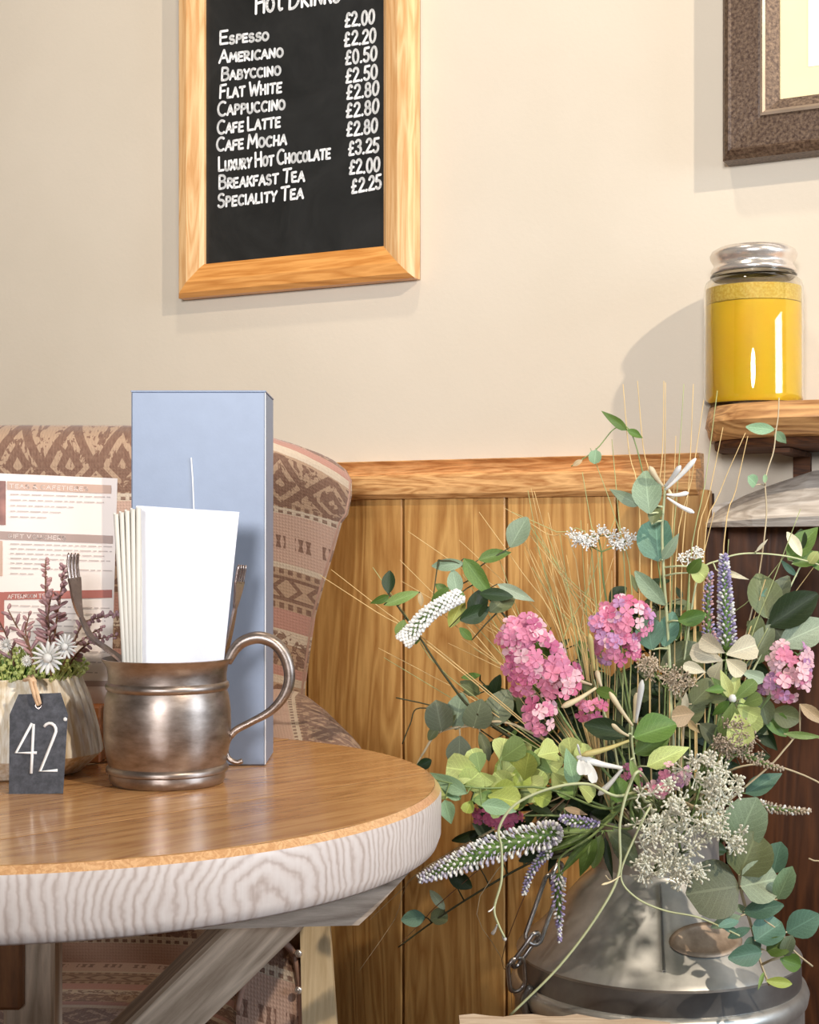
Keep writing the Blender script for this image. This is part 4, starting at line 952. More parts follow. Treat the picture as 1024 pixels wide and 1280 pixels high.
def sprig(name, label, cat, path, Y0, leaves, mat='stem_green', r0=.0008, r1=.0017, Y1=None, group=None, tilt=.45, lname='leaf', base=True):
    """leaves: (x0, y0, x1, y1, width ratio, colour, shape)"""
    root = thing(name, label, cat, BP, group=group)
    mb, c_ = stem(root, path, Y0, mat, r0, r1, base, Y1)
    todo = []
    for (x0, y0, x1, y1, wr, col, shp) in leaves:
        # depth from nearest stem point in the picture plane
        p = P(x0, y0, Y0); nr_ = min(c_, key=lambda q: (Vector((q.x, q.z))-Vector((p.x*q.y/Y0, CZ+(p.z-CZ)*q.y/Y0))).length)
        Yl = nr_.y+rl.uniform(-.012, .004); p0 = P(x0, y0, Yl); p1 = P(x1, y1, Yl+rl.uniform(-.015, .010)); todo.append((p0, p1, wr, col, shp))
        if (p0-nr_).length > .002: mb.tube([nr_, nr_.lerp(p0, .5)+Vector((0, 0, .001)), p0], [r1*.6, r0, r0*.8], 4)
    mb.build('stem', M[mat], root, smooth=True)
    for p0, p1, wr, col, shp in todo: place(lmesh(col, shp, wr), lname, p0, p1, root, tilt)
    return root, c_
L_ = 'oval'; Rd = 'round'; Pt = 'point'; La = 'lance'

# inner dark foliage that fills the heart of the arrangement
FILL = [('dark green leafy filler stem low on the left of the bouquet', (600, 1000), (650, 1050)), ('dark green leafy filler stem between the two large pink blooms', (715, 850), (760, 960)), ('dark green leafy filler stem behind the lace flowers', (850, 960), (840, 1010)),
        ('dark green leafy filler stem reaching to the right under the pink blossom', (955, 900), (900, 960)), ('dark green leafy filler stem at the left behind the pink bloom', (620, 880), (700, 960)), ('dark green leafy filler stem below the honeysuckle in the centre', (740, 985), (770, 1010)),
        ('dark green leafy filler stem behind the purple spike', (880, 790), (870, 900)), ('dark green leafy filler stem over the churn mouth', (770, 1040), (790, 1060)), ('dark green leafy filler stem behind the upright sage leaves', (820, 740), (830, 860))]
FILL += [('olive leafy filler stem among the grasses left of the upper pink bloom', (690, 800), (740, 900)), ('dark leafy filler stem right of the centre honeysuckle', (870, 900), (850, 1000)), ('dark leafy filler stem directly under the upper pink bloom', (800, 850), (800, 950)),
 ('dark leafy filler stem at the lower left over the churn shoulder', (680, 1030), (740, 1050)), ('olive leafy filler stem between the eucalyptus and the largest pink bloom', (600, 850), (680, 930)), ('dark leafy filler stem right of the purple spike', (935, 800), (900, 900)), ('dark leafy filler stem behind the lime bracts', (650, 1000), (740, 1040)), ('dark leafy filler stem beneath the lace flowers', (880, 1040), (850, 1060))]
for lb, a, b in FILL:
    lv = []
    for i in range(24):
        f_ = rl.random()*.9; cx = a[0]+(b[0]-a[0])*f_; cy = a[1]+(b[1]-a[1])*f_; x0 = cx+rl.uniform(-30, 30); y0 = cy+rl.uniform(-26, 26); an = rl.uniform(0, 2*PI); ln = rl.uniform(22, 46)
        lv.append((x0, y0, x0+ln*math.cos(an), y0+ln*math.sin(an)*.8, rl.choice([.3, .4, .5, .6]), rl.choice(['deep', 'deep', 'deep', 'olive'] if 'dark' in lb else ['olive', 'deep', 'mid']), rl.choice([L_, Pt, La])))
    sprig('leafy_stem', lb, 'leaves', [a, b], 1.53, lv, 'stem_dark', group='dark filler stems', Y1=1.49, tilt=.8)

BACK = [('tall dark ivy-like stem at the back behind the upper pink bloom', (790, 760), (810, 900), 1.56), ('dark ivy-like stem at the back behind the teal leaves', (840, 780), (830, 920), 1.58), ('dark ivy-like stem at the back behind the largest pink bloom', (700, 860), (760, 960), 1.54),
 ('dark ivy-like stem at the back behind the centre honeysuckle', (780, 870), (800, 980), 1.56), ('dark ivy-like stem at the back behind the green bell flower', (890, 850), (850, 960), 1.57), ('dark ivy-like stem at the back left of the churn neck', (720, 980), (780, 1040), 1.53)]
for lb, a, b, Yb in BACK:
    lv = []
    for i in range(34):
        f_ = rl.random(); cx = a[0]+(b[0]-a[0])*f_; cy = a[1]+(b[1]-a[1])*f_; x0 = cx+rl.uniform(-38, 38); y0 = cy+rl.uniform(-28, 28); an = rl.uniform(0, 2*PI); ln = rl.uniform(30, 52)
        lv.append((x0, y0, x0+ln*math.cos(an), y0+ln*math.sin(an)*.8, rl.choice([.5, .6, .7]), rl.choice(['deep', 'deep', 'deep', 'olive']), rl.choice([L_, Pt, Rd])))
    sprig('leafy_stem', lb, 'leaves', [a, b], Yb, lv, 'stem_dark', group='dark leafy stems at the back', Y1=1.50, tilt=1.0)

# upright sage-leaved stem with cream honeysuckle buds at its head
def buds(root, lst, Y, col='ivory', wr=.2):
    for (x0, y0, x1, y1, w_, cl) in lst:
        p0 = P(x0, y0, Y); p1 = P(x1, y1, Y-rl.uniform(-.008, .02)); c_ = crom([p0, p0.lerp(p1, .5)+Vector((0, 0, -.0012)), p1], 5); n_ = len(c_); w0 = w_/F*Y/2
        MB().tube(c_, [w0*(.45+.75*(i/(n_-1))**1.2 if i < n_-2 else (.9 if i == n_-2 else .3)) for i in range(n_)], 8).build('bud', M['pet_'+cl], root, smooth=True)
sage, c_ = sprig('honeysuckle_stem', 'tall upright stem with sage-green leaves and cream buds at the top, before the rail', 'flowers', [(832, 608), (828, 660), (830, 720), (835, 790), (838, 860)], 1.40,
 [(812, 642, 806, 588, .7, 'sage', L_), (800, 632, 762, 612, .35, 'sage', Pt), (815, 655, 822, 628, .6, 'olive', L_), (824, 702, 818, 646, .85, 'teal', Rd), (832, 756, 794, 716, .4, 'sage', L_), (815, 812, 808, 768, .85, 'teal', L_),
  (830, 808, 842, 765, .6, 'teal', L_), (848, 776, 883, 768, .6, 'mid', L_), (826, 836, 884, 806, .55, 'olive', L_), (846, 800, 842, 766, .5, 'mid', L_), (828, 700, 850, 668, .4, 'sage', Pt), (866, 708, 884, 724, .9, 'lime', Rd), (860, 716, 876, 700, .6, 'mid', L_)], 'stem_pale', .0012, .0022, Y1=1.44, tilt=.3)
buds(sage, [(832, 612, 870, 573, 7, 'white'), (831, 608, 851, 582, 7, 'white'), (833, 618, 861, 616, 6, 'white'), (834, 622, 868, 641, 6, 'white'), (829, 608, 812, 583, 8, 'ivory'), (836, 612, 842, 622, 7, 'ivory')], 1.395)
# centre honeysuckles
h1, _ = sprig('honeysuckle_stem', 'honeysuckle stem with long cream trumpets and big yellow-green leaves at the bouquet centre', 'flowers', [(790, 908), (790, 930), (795, 960), (805, 1000)], 1.33,
 [(793, 922, 846, 902, .7, 'mid', L_), (794, 942, 838, 915, .6, 'mid', L_), (809, 958, 861, 932, .5, 'lime', Pt), (785, 918, 730, 905, .5, 'deep', L_), (772, 1004, 776, 972, .8, 'mid', Rd), (788, 950, 800, 985, .3, 'light', La)], 'stem_pale', .001, .002, Y1=1.36, tilt=.3)
buds(h1, [(791, 907, 762, 865, 7, 'ivory'), (795, 903, 803, 850, 8, 'white'), (793, 903, 796, 866, 7, 'ivory'), (786, 920, 765, 905, 6, 'ivory'), (786, 926, 727, 944, 8, 'tube'), (778, 960, 721, 946, 10, 'white'), (778, 961, 748, 994, 8, 'white'), (727, 946, 722, 930, 3, 'white')], 1.325)
for a in [(728, 950, 735, 967, .6), (735, 950, 743, 978, .45), (724, 948, 727, 968, .5)]: place(lmesh('white', 'petal', a[4], True), 'petal', P(a[0], a[1], 1.315), P(a[2], a[3], 1.305), h1, .3)
h2, _ = sprig('honeysuckle_stem', 'smaller honeysuckle stem with yellow-cream buds beside the largest pink bloom', 'flowers', [(743, 850), (748, 870), (765, 920)], 1.35, [(745, 862, 770, 870, .5, 'mid', L_), (742, 862, 722, 850, .5, 'olive', L_)], 'stem_pale', Y1=1.40)
buds(h2, [(743, 838, 737, 792, 8, 'tube'), (752, 858, 746, 838, 7, 'ivory'), (740, 856, 711, 843, 6, 'ivory'), (745, 860, 702, 884, 8, 'ivory')], 1.345)

# pink blooms: domed heads of separate four-petalled florets
def floret_mesh(col):
    mb = MB(); uv = []
    for k_ in range(4):
        a = PI/2*k_; c1, s1_ = math.cos(a), math.sin(a); n0 = len(mb.v); vs = []
        for (x_, y_, z_) in [(0, 0, 0), (-.26, .30, .10), (-.50, .68, .18), (-.26, 1.02, .10), (.26, 1.02, .10), (.50, .68, .18), (.26, .30, .10), (0, .55, .04)]: vs.append((x_*c1-y_*s1_, x_*s1_+y_*c1, z_)); uv.append((.3, .3))
        mb.add(vs, [(0,7,2,1), (7,4,3,2), (7,6,5,4), (0,6,7)][:4] if False else [(0,1,2,7), (7,2,3), (7,3,4), (7,4,5), (0,7,5,6)])
    mb.blob((0, 0, .08), .12, None, None, 5, 4); uv += [(.5, .5)]*(len(mb.v)-len(uv))
    mb.tube([(0, 0, .02), (0, 0, -.9)], [.10, .05], 5); uv += [(.3, .3)]*(len(mb.v)-len(uv))
    return mb.mesh('floret', M['pet_'+col], None, False, uv)
FM = {k: floret_mesh(k) for k in ('pink', 'deeppink', 'palepink', 'lilac')}
def bloom(label, blobs, Y, n, size, cols, path, seed, mat='stem_green'):
    rnd = random.Random(seed); root = thing('pink_blossom', label, 'flowers', BP); mb, c_ = stem(root, path, Y+.02, mat, .001, .002)
    tw_ = sum(b[2]*b[3] for b in blobs); pl = []
    for (cx, cy, rx, ry) in blobs:
        for i in range(max(3, int(n*rx*ry/tw_))):
            a = rnd.uniform(0, 2*PI); r_ = math.sqrt(rnd.random()); x_, y_ = r_*math.cos(a), r_*math.sin(a); bul = math.sqrt(max(0, 1-r_*r_))
            c0 = P(cx, cy, Y); p = P(cx+rx*x_, cy+ry*y_, Y-.028*bul+rnd.uniform(-.004, .004))
            nv = Vector((x_*.9+rnd.uniform(-.3, .3), -.45-bul*.8, -y_*.8+.25+rnd.uniform(-.3, .3))).normalized(); pl.append((p, nv))
            if i % 3 == 0: mb.tube([P(cx+rx*x_*.3, cy+ry*y_*.3, Y+.015), p-nv*.004], .0006, 4)
    mb.build('stem', M[mat], root, smooth=True)
    for p, nv in pl:
        s_ = size*rnd.uniform(.8, 1.2)/F*Y/2; rt = nv.to_track_quat('Z', 'Y').to_matrix().to_4x4()@Matrix.Rotation(rnd.uniform(0, 2*PI), 4, 'Z')
        inst('floret', FM[rnd.choice(cols)], Matrix.Translation(p)@rt@Matrix.Diagonal((s_, s_, s_, 1)), root)
    return root
bloom('largest pink blossom head of many small florets, left of the bouquet centre', [(665, 825, 42, 46), (660, 790, 32, 20), (700, 850, 26, 26), (676, 888, 18, 30), (645, 800, 22, 26)], 1.36, 130, 19, ['pink', 'pink', 'palepink', 'pink', 'deeppink'], [(675, 850), (720, 920), (780, 990)], 1)
bloom('pink blossom head at upper centre beside the teal leaves', [(778, 775, 36, 30), (772, 805, 30, 26), (755, 775, 18, 18)], 1.40, 84, 17, ['pink', 'lilac', 'palepink', 'deeppink', 'pink'], [(775, 800), (785, 870), (800, 960)], 2)
bloom('pink and cream blossom head at the right edge of the bouquet', [(985, 825, 30, 22), (980, 855, 32, 20), (1000, 838, 16, 20)], 1.42, 56, 16, ['palepink', 'lilac', 'pink', 'palepink'], [(980, 850), (940, 900), (880, 980)], 3)
bloom('small pink blossom above the white lace flowers', [(843, 970, 22, 16), (826, 985, 12, 12)], 1.33, 26, 15, ['pink', 'lilac', 'palepink'], [(843, 975), (838, 1000)], 4)
bloom('shaded purple-pink blossom under the pale green bracts, lower left', [(630, 1022, 22, 12), (604, 1018, 14, 10)], 1.42, 26, 15, ['lilac', 'deeppink', 'deeppink'], [(625, 1020), (700, 1020), (760, 1030)], 5)
bloom('few deep pink florets behind the centre honeysuckle', [(740, 888, 26, 12), (790, 972, 12, 16)], 1.40, 20, 14, ['deeppink', 'pink'], [(745, 890), (780, 950)], 6)

# pale green bract cluster, lower left
lv = []; rg = random.Random(9)
for (cx, cy) in [(575, 985), (600, 965), (625, 950), (650, 960), (672, 945), (690, 965), (715, 955), (640, 985), (665, 990), (690, 990), (610, 995), (590, 1000), (722, 980), (655, 975)]:
    for k_ in range(3):
        a = rg.uniform(0, 2*PI); ln = rg.uniform(26, 42); lv.append((cx, cy, cx+ln*math.cos(a), cy+ln*math.sin(a)*.75-3, rg.choice([.8, .9, 1.0]), rg.choice(['lime', 'lime', 'yell', 'light']), 'petal'))
for (cx, cy, ax, ay) in [(650, 960, 652, 928), (675, 965, 678, 938), (600, 962, 590, 938), (620, 975, 640, 955)]: lv.append((cx, cy, ax, ay, .9, 'lime', 'petal'))
bc, _ = sprig('green_hydrangea', 'lime-green cluster of broad bracts beside the table edge', 'flowers', [(600, 975), (655, 972), (700, 985), (760, 1010)], 1.34, lv, 'stem_green', Y1=1.40, tilt=.5, lname='bract')
sprig('mint_leaf_stem', 'stem of mint-green pointed leaves overlapping the table rim', 'leaves', [(545, 975), (600, 985), (680, 985), (750, 1010)], 1.31, [(584, 992, 536, 966, .35, 'mint', Pt), (556, 1000, 564, 1030, .7, 'mint', Pt), (602, 1006, 646, 1014, .5, 'mint', Pt), (718, 982, 709, 936, .5, 'mint', Pt), (575, 1000, 552, 985, .5, 'mint', Pt)], 'stem_green', Y1=1.36, tilt=.25)
# green bells and cream petals, right
gb, _ = sprig('green_bell_flower', 'bright green bell-shaped flower with frilled cups below the cream petals', 'flowers', [(915, 872), (905, 920), (880, 980)], 1.36,
 [(916, 874, 890, 846, .4, 'light', La), (914, 874, 903, 838, .4, 'lime', La), (916, 874, 922, 838, .4, 'lime', La), (918, 875, 944, 852, .5, 'light', 'petal'), (926, 872, 938, 922, .8, 'lime', 'petal'), (916, 878, 912, 924, .7, 'light', 'petal'), (912, 876, 890, 896, .4, 'mid', La), (922, 884, 948, 898, .9, 'lime', 'petal'), (910, 872, 880, 876, .4, 'olive', La), (930, 880, 950, 872, .7, 'light', 'petal'), (905, 862, 884, 862, .5, 'mid', Pt), (920, 890, 928, 930, .8, 'lime', 'petal')], 'stem_green', tilt=.35, lname='bract')
MB().blob(P(916, 873, 1.352), .004, .003, .004, 7, 5).build('flower_centre', M['pet_white'], gb, smooth=True)
sprig('cream_bract_flower', 'flower of four broad cream petals under the purple spike', 'flowers', [(908, 820), (905, 860), (890, 930)], 1.37,
 [(904, 826, 864, 812, .6, 'cream', 'petal'), (906, 816, 876, 798, .7, 'cream', 'petal'), (908, 818, 946, 806, .8, 'cream', 'petal'), (908, 824, 930, 842, .8, 'cream', 'petal'), (925, 838, 956, 850, .5, 'pale', 'petal'), (903, 826, 890, 850, .7, 'cream', 'petal')], 'stem_green', tilt=.25, lname='petal')
sprig('dried_flower_stem', 'stem of tan dried bell blooms left of the green bell flower', 'flowers', [(852, 870), (855, 900), (850, 960)], 1.37,
 [(868, 892, 842, 896, .8, 'tan', 'petal'), (855, 893, 858, 866, .3, 'cream', La), (860, 900, 872, 915, .4, 'tan', La), (882, 840, 856, 832, .5, 'cream', 'petal'), (875, 905, 905, 930, .6, 'grey', L_), (865, 880, 895, 850, .7, 'olive', Rd), (850, 905, 875, 870, .8, 'olive', Rd)], 'stem_beige', tilt=.3)

# tiny-flowered heads (countless)
def lace(label, heads, Y, col, path, name='lace_flower', n=75, seed=1, fs=.0019, mat='stem_green', extra=None, group=None, cat='flowers'):
    rnd = random.Random(seed); root = thing(name, label, cat, BP, group=group); mb, c_ = stem(root, path, Y+.02, mat, .0008, .0018)
    fb = MB()
    for (cx, cy, rx, ry) in heads:
        hub = P(cx, cy+ry*.35, Y+.028); nn_ = near(c_, hub); mb.tube([nn_, hub], .0009, 4)
        for s_ in range(int(n/9)):
            a = rnd.uniform(0, 2*PI); r_ = math.sqrt(rnd.random()); sub = P(cx+rx*r_*math.cos(a), cy+ry*r_*math.sin(a), Y-.022*math.sqrt(1-r_*r_)+rnd.uniform(-.005, .005)); mb.tube([hub, hub.lerp(sub, .8)], .0005, 3)
            for i in range(9):
                d_ = Vector((rnd.gauss(0, 1), -abs(rnd.gauss(0, .8)), rnd.gauss(.3, 1))).normalized(); L = fs*rnd.uniform(2.2, 4.6); p = sub+d_*L
                fb.tube([sub, p], [fs*.18, fs*.3], 3, cap=False)
                rt = d_.to_track_quat('Z', 'Y').to_matrix(); fb.blob(p, fs*.62, fs*.62, fs*.75, 5, 3, rt)
    mb.build('stem', M[mat], root, smooth=True); fb.build('tiny_florets', M['pet_'+col], root, smooth=True, kind='stuff'); return root
lace('large spray of white lace-like flowers hanging over the churn mouth', [(880, 962, 26, 18), (905, 985, 24, 20), (828, 1002, 30, 24), (868, 1022, 36, 28), (815, 1040, 24, 22), (905, 1042, 24, 24), (850, 1060, 34, 22), (858, 1092, 22, 16), (815, 1085, 24, 14)], 1.30, 'lace', [(865, 1020), (850, 1045)], n=160, seed=1, fs=.0021)
lace('white flat-topped flower head upright before the panelling near the rail', [(748, 668, 34, 7), (778, 676, 16, 8), (730, 676, 18, 6)], 1.45, 'white', [(752, 690), (755, 730), (770, 820), (790, 920)], seed=2, n=100, fs=.0016)
lace('pinkish cream flower head below the large dark sage leaf', [(835, 845, 28, 9), (812, 832, 14, 9), (852, 856, 16, 8)], 1.37, 'tanwhite', [(832, 860), (830, 920)], seed=3, n=90, fs=.0017)
lace('small white flower head among leaves right of the teal leaf', [(860, 700, 16, 6), (875, 692, 10, 4)], 1.46, 'white', [(862, 712), (858, 780), (850, 880)], seed=4, n=50, fs=.0015)
lace('grey-lilac fluffy flower head right of the lace flowers', [(918, 915, 22, 14), (930, 938, 26, 20), (905, 935, 16, 16)], 1.36, 'tanwhite', [(920, 935), (895, 980)], seed=5, n=110, fs=.0017)

def spike(label, path, Y, rad, n, col, col2=None, fs=.0015, Y1=None, inner=(), body='leaf_mid', seed=1, taper=1.0, name='flower_spike', base=True, shape=None):
    """path from tip to foot; rad in px at the foot"""
    rnd = random.Random(seed); root = thing(name, label, 'flowers', BP); Y1 = Y1 if Y1 else Y
    pts = [P(x, y, Y+(Y1-Y)*i/(len(path)-1)) for i, (x, y) in enumerate(path)]; c_ = crom(pts, 10); m_ = len(c_)
    rr_ = lambda f_: rad/F*Y*(shape(f_) if shape else (.25+.75*f_**.7)*taper)
    mb, cs = stem(root, [path[-1]]+list(inner), Y1, 'stem_green', .0009, .0018, base); mb.tube(c_, [.0004+.0006*i/m_ for i in range(m_)], 5); mb.build('stem', M['stem_green'], root, smooth=True)
    fb, f2, gb_ = MB(), MB(), MB()
    gb_.tube(c_, [max(.0004, rr_(i/(m_-1))*.55) for i in range(m_)], 8); gb_.build('spike_core', M[body], root, smooth=True)
    for i in range(n):
        f_ = (i+.5)/n; q = f_*(m_-1); a_ = min(int(q), m_-2); p = c_[a_].lerp(c_[a_+1], q-a_); tg = (c_[a_]-c_[a_+1]).normalized(); o_ = tg.orthogonal().normalized(); an = i*2.39996
        d_ = (Matrix.Rotation(an, 3, tg)@o_); r_ = rr_(f_); d2 = (d_+tg*.4).normalized(); e = p+d2*r_
        b_ = fb if (col2 is None or rnd.random() < .6) else f2
        b_.blob(e, fs*rnd.uniform(.7, 1.1), None, fs*1.5, 5, 4, d2.to_track_quat('Z', 'Y').to_matrix()); b_.tube([p+d_*r_*.4, e], fs*.35, 3, cap=False)
    fb.build('tiny_florets', M['pet_'+col], root, smooth=True, kind='stuff')
    if col2: f2.build('tiny_florets', M['pet_'+col2], root, smooth=True, kind='stuff')
    return root
spike('upright purple and white veronica spike before the dark panelling', [(905, 694), (906, 730), (908, 770), (909, 812)], 1.38, 12, 190, 'purple', 'white', inner=[(905, 870), (890, 940)], fs=.0016, seed=1)
spike('grey shaded flower spike directly left of the purple spike', [(888, 716), (885, 750), (886, 790), (890, 806)], 1.42, 9, 100, 'mauve', 'purple', inner=[(890, 860), (880, 940)], fs=.0015, seed=2)
spike('long white and green veronica spike lying across to the table edge', [(524, 1099), (570, 1080), (620, 1060), (680, 1044), (692, 1040)], 1.28, 17, 330, 'white', 'palelilac', inner=[(740, 1038)], fs=.0017, Y1=1.34, seed=3, shape=lambda f_: .12+.95*math.sin(PI*min(.8, f_**.9*.72+.02)), body='leaf_mid')
spike('cream-white buddleia spike at the upper left of the bouquet', [(506, 800), (515, 790), (535, 768), (560, 752), (580, 742)], 1.42, 11, 200, 'white', None, inner=[], fs=.0021, seed=4, shape=lambda f_: .9-.2*f_, base=False)
spike('small lavender spike drooping under the bouquet, left of the chain', [(655, 1118), (662, 1095), (675, 1075), (690, 1062)], 1.33, 6, 80, 'purple', 'white', inner=[(730, 1045)], fs=.0014, seed=5)
spike('pale lavender spike hanging straight down in front of the chain', [(700, 1177), (699, 1150), (698, 1110), (699, 1092)], 1.33, 7, 100, 'purple', 'white', inner=[(702, 1070), (740, 1045)], fs=.0014, seed=6, shape=lambda f_: .15+1.0*min(1, max(0, (f_-.2)*3)))
spike('short lavender spike pointing left below the lime bracts', [(700, 1022), (716, 1026), (735, 1029), (750, 1030)], 1.31, 6, 70, 'purple', 'white', inner=[(790, 1035)], fs=.0014, seed=7, shape=lambda f_: .3+.8*math.sin(PI*min(1, f_)))
spike('thin pale flower spike pointing right over the dark panelling', [(1013, 1014), (985, 1013), (960, 1009), (945, 1006)], 1.38, 7, 90, 'tanwhite', 'white', inner=[(900, 1005)], fs=.0014, seed=8)
spike('short white-tipped spike right of the grey-lilac flower head', [(979, 962), (960, 956), (940, 948), (925, 940)], 1.37, 6, 60, 'tanwhite', None, inner=[(890, 970)], fs=.0014, seed=9)
# stem for the buddleia spike comes with leaves
sprig('leafy_stem', 'stem of fresh green leaves at the upper left beside the buddleia', 'leaves', [(548, 700), (575, 705), (600, 735), (640, 780), (700, 850), (750, 920)], 1.44,
 [(580, 704, 540, 708, .45, 'sage', L_), (598, 700, 641, 688, .45, 'mid', Pt), (638, 684, 658, 646, .7, 'sage', L_), (580, 698, 616, 748, .35, 'mid', Pt), (572, 745, 566, 712, .6, 'sage', L_), (622, 730, 668, 752, .3, 'pale', La), (590, 775, 606, 735, .6, 'deep', L_), (612, 765, 645, 738, .6, 'olive', L_),
  (562, 784, 580, 748, .5, 'yell', L_), (575, 775, 612, 760, .6, 'deep', L_), (560, 742, 545, 730, .6, 'mid', L_), (590, 800, 575, 785, .5, 'mid', L_), (600, 742, 640, 745, .4, 'deep', L_), (540, 760, 560, 735, .5, 'mid', L_)], 'stem_dark', Y1=1.46, tilt=.35)
sprig('buddleia_stem', 'bare brown stem carrying small leaves toward the far left beside the chair', 'leaves', [(485, 741), (520, 790), (560, 850), (600, 895), (700, 960)], 1.43,
 [(486, 742, 487, 713, .55, 'deep', L_), (487, 744, 462, 756, .35, 'mid', Pt), (480, 756, 522, 740, .3, 'light', L_), (505, 775, 500, 800, .7, 'light', L_), (516, 788, 520, 805, .8, 'mid', Rd), (525, 740, 527, 758, .4, 'tan', L_)], 'stem_dark', .0009, .002, Y1=1.47, tilt=.25)
sprig('eucalyptus_stem', 'muted grey-green eucalyptus stem in shade at the left, above the lime bracts', 'leaves', [(527, 945), (548, 916), (590, 907), (640, 905), (720, 950)], 1.45,
 [(552, 914, 545, 876, .9, 'grey', Rd), (570, 912, 576, 866, .7, 'sage', L_), (592, 910, 602, 876, .9, 'grey', Rd), (612, 908, 636, 862, .7, 'grey', L_), (575, 920, 573, 962, .8, 'grey', L_), (548, 908, 535, 925, .6, 'olive', L_), (600, 915, 612, 950, .4, 'olive', L_), (520, 960, 540, 950, .6, 'deep', L_), (560, 905, 560, 880, .8, 'olive', Rd)], 'stem_beige', .0012, .0018, Y1=1.48, tilt=.25)
sprig('low_leaf_stem', 'small dark leafy stem hanging below the table edge before the dark panelling', 'leaves', [(498, 1184), (540, 1153), (590, 1120), (660, 1080), (740, 1050)], 1.50,
 [(531, 1146, 503, 1150, .7, 'teal', L_), (538, 1150, 560, 1143, .9, 'olive', Rd), (556, 1137, 538, 1113, .35, 'pale', L_), (560, 1090, 590, 1110, .6, 'deep', L_), (600, 1085, 570, 1075, .5, 'deep', L_), (620, 1060, 590, 1050, .5, 'deep', L_)], 'stem_dark', Y1=1.48, tilt=.3)
sprig('lance_leaf_stem', 'stem of narrow drooping green leaves over the left side of the churn mouth', 'leaves', [(690, 1050), (735, 1040), (790, 1035)], 1.34,
 [(738, 1042, 684, 1064, .2, 'mid', La), (742, 1045, 700, 1090, .2, 'mid', La), (745, 1048, 722, 1095, .35, 'mid', La), (740, 1036, 690, 1040, .2, 'light', La), (752, 1044, 740, 1085, .5, 'light', L_), (756, 1045, 765, 1100, .25, 'deep', La), (735, 1038, 706, 1052, .25, 'light', La), (760, 1040, 800, 1078, .5, 'olive', L_), (705, 1010, 735, 1018, .3, 'tan', La), (770, 1030, 790, 1085, .5, 'grey', L_)], 'stem_green', Y1=1.40)
# right hand side leaves
sprig('leafy_stem', 'stem with a large dark green leaf and grey leaves at the right edge', 'leaves', [(1010, 690), (985, 740), (960, 800), (920, 880), (880, 950)], 1.47,
 [(962, 782, 1022, 742, .6, 'deep', L_), (958, 772, 950, 716, .8, 'olive', L_), (965, 760, 985, 720, .6, 'grey', L_), (985, 700, 1024, 655, .5, 'mid', Pt), (990, 705, 1040, 690, .4, 'mid', Pt), (996, 720, 975, 700, .3, 'teal', La), (1000, 690, 1002, 660, .5, 'deep', L_), (1010, 700, 1045, 715, .45, 'mid', L_), (955, 800, 935, 775, .6, 'olive', L_), (945, 820, 965, 780, .6, 'grey', L_), (1002, 695, 985, 664, .35, 'cream', L_), (970, 735, 950, 745, .4, 'teal', La)], 'stem_pale', Y1=1.46, tilt=.3)
sprig('leafy_stem', 'stem with broad pale grey leaves behind the right-hand pink blossom', 'leaves', [(1015, 800), (980, 840), (940, 900), (880, 970)], 1.47,
 [(975, 805, 1036, 778, .6, 'pale', L_), (990, 815, 962, 775, .8, 'grey', Rd), (965, 890, 1002, 900, .8, 'olive', L_), (955, 885, 985, 920, .6, 'mid', L_), (950, 870, 960, 905, .7, 'olive', L_), (932, 992, 978, 966, .5, 'teal', Pt), (940, 800, 950, 770, .7, 'olive', L_)], 'stem_green', Y1=1.46, tilt=.3)
# eucalyptus at the right, hanging over the churn
sprig('eucalyptus_stem', 'large-leaved blue-green eucalyptus branch drooping over the right of the churn', 'leaves', [(962, 1232), (950, 1200), (940, 1160), (926, 1110), (922, 1062), (900, 1020), (870, 1010)], 1.29,
 [(918, 1060, 944, 1000, .8, 'sage', Rd), (924, 1094, 948, 1040, 1.0, 'olive', Rd), (924, 1108, 862, 1116, 1.1, 'grey', Rd), (926, 1108, 974, 1098, 1.1, 'pale', Rd), (966, 1092, 976, 1052, .7, 'teal', Rd), (972, 1124, 990, 1084, .5, 'mint', Rd), (930, 1140, 978, 1132, .5, 'teal', L_), (984, 1165, 1024, 1144, .8, 'teal', L_),
  (944, 1176, 978, 1152, .9, 'teal', Rd), (945, 1170, 936, 1200, .7, 'teal', Rd), (952, 1190, 912, 1198, .55, 'teal', L_), (958, 1188, 988, 1180, .8, 'mid', Rd), (975, 1198, 1004, 1208, .7, 'mid', L_), (926, 1145, 890, 1158, .45, 'sage', L_), (938, 1160, 910, 1172, .4, 'teal', L_), (958, 1226, 992, 1230, .4, 'yell', L_), (955, 1215, 948, 1236, .2, 'light', La), (935, 1140, 915, 1132, .5, 'sage', L_), (980, 1195, 990, 1170, .6, 'sage', Rd)], 'stem_beige', .0010, .0022, Y1=1.33, tilt=.22)
MB().tube(crom([P(x, y, 1.30) for x, y in [(955, 1150), (975, 1165), (992, 1188), (1016, 1208)]], 5), .0010, 5).build('thin_twig', M['stem_beige'], thing('bare_twig', 'thin beige twig poking out right of the eucalyptus leaves', 'twig', P(955, 1150, 1.30)), smooth=True)

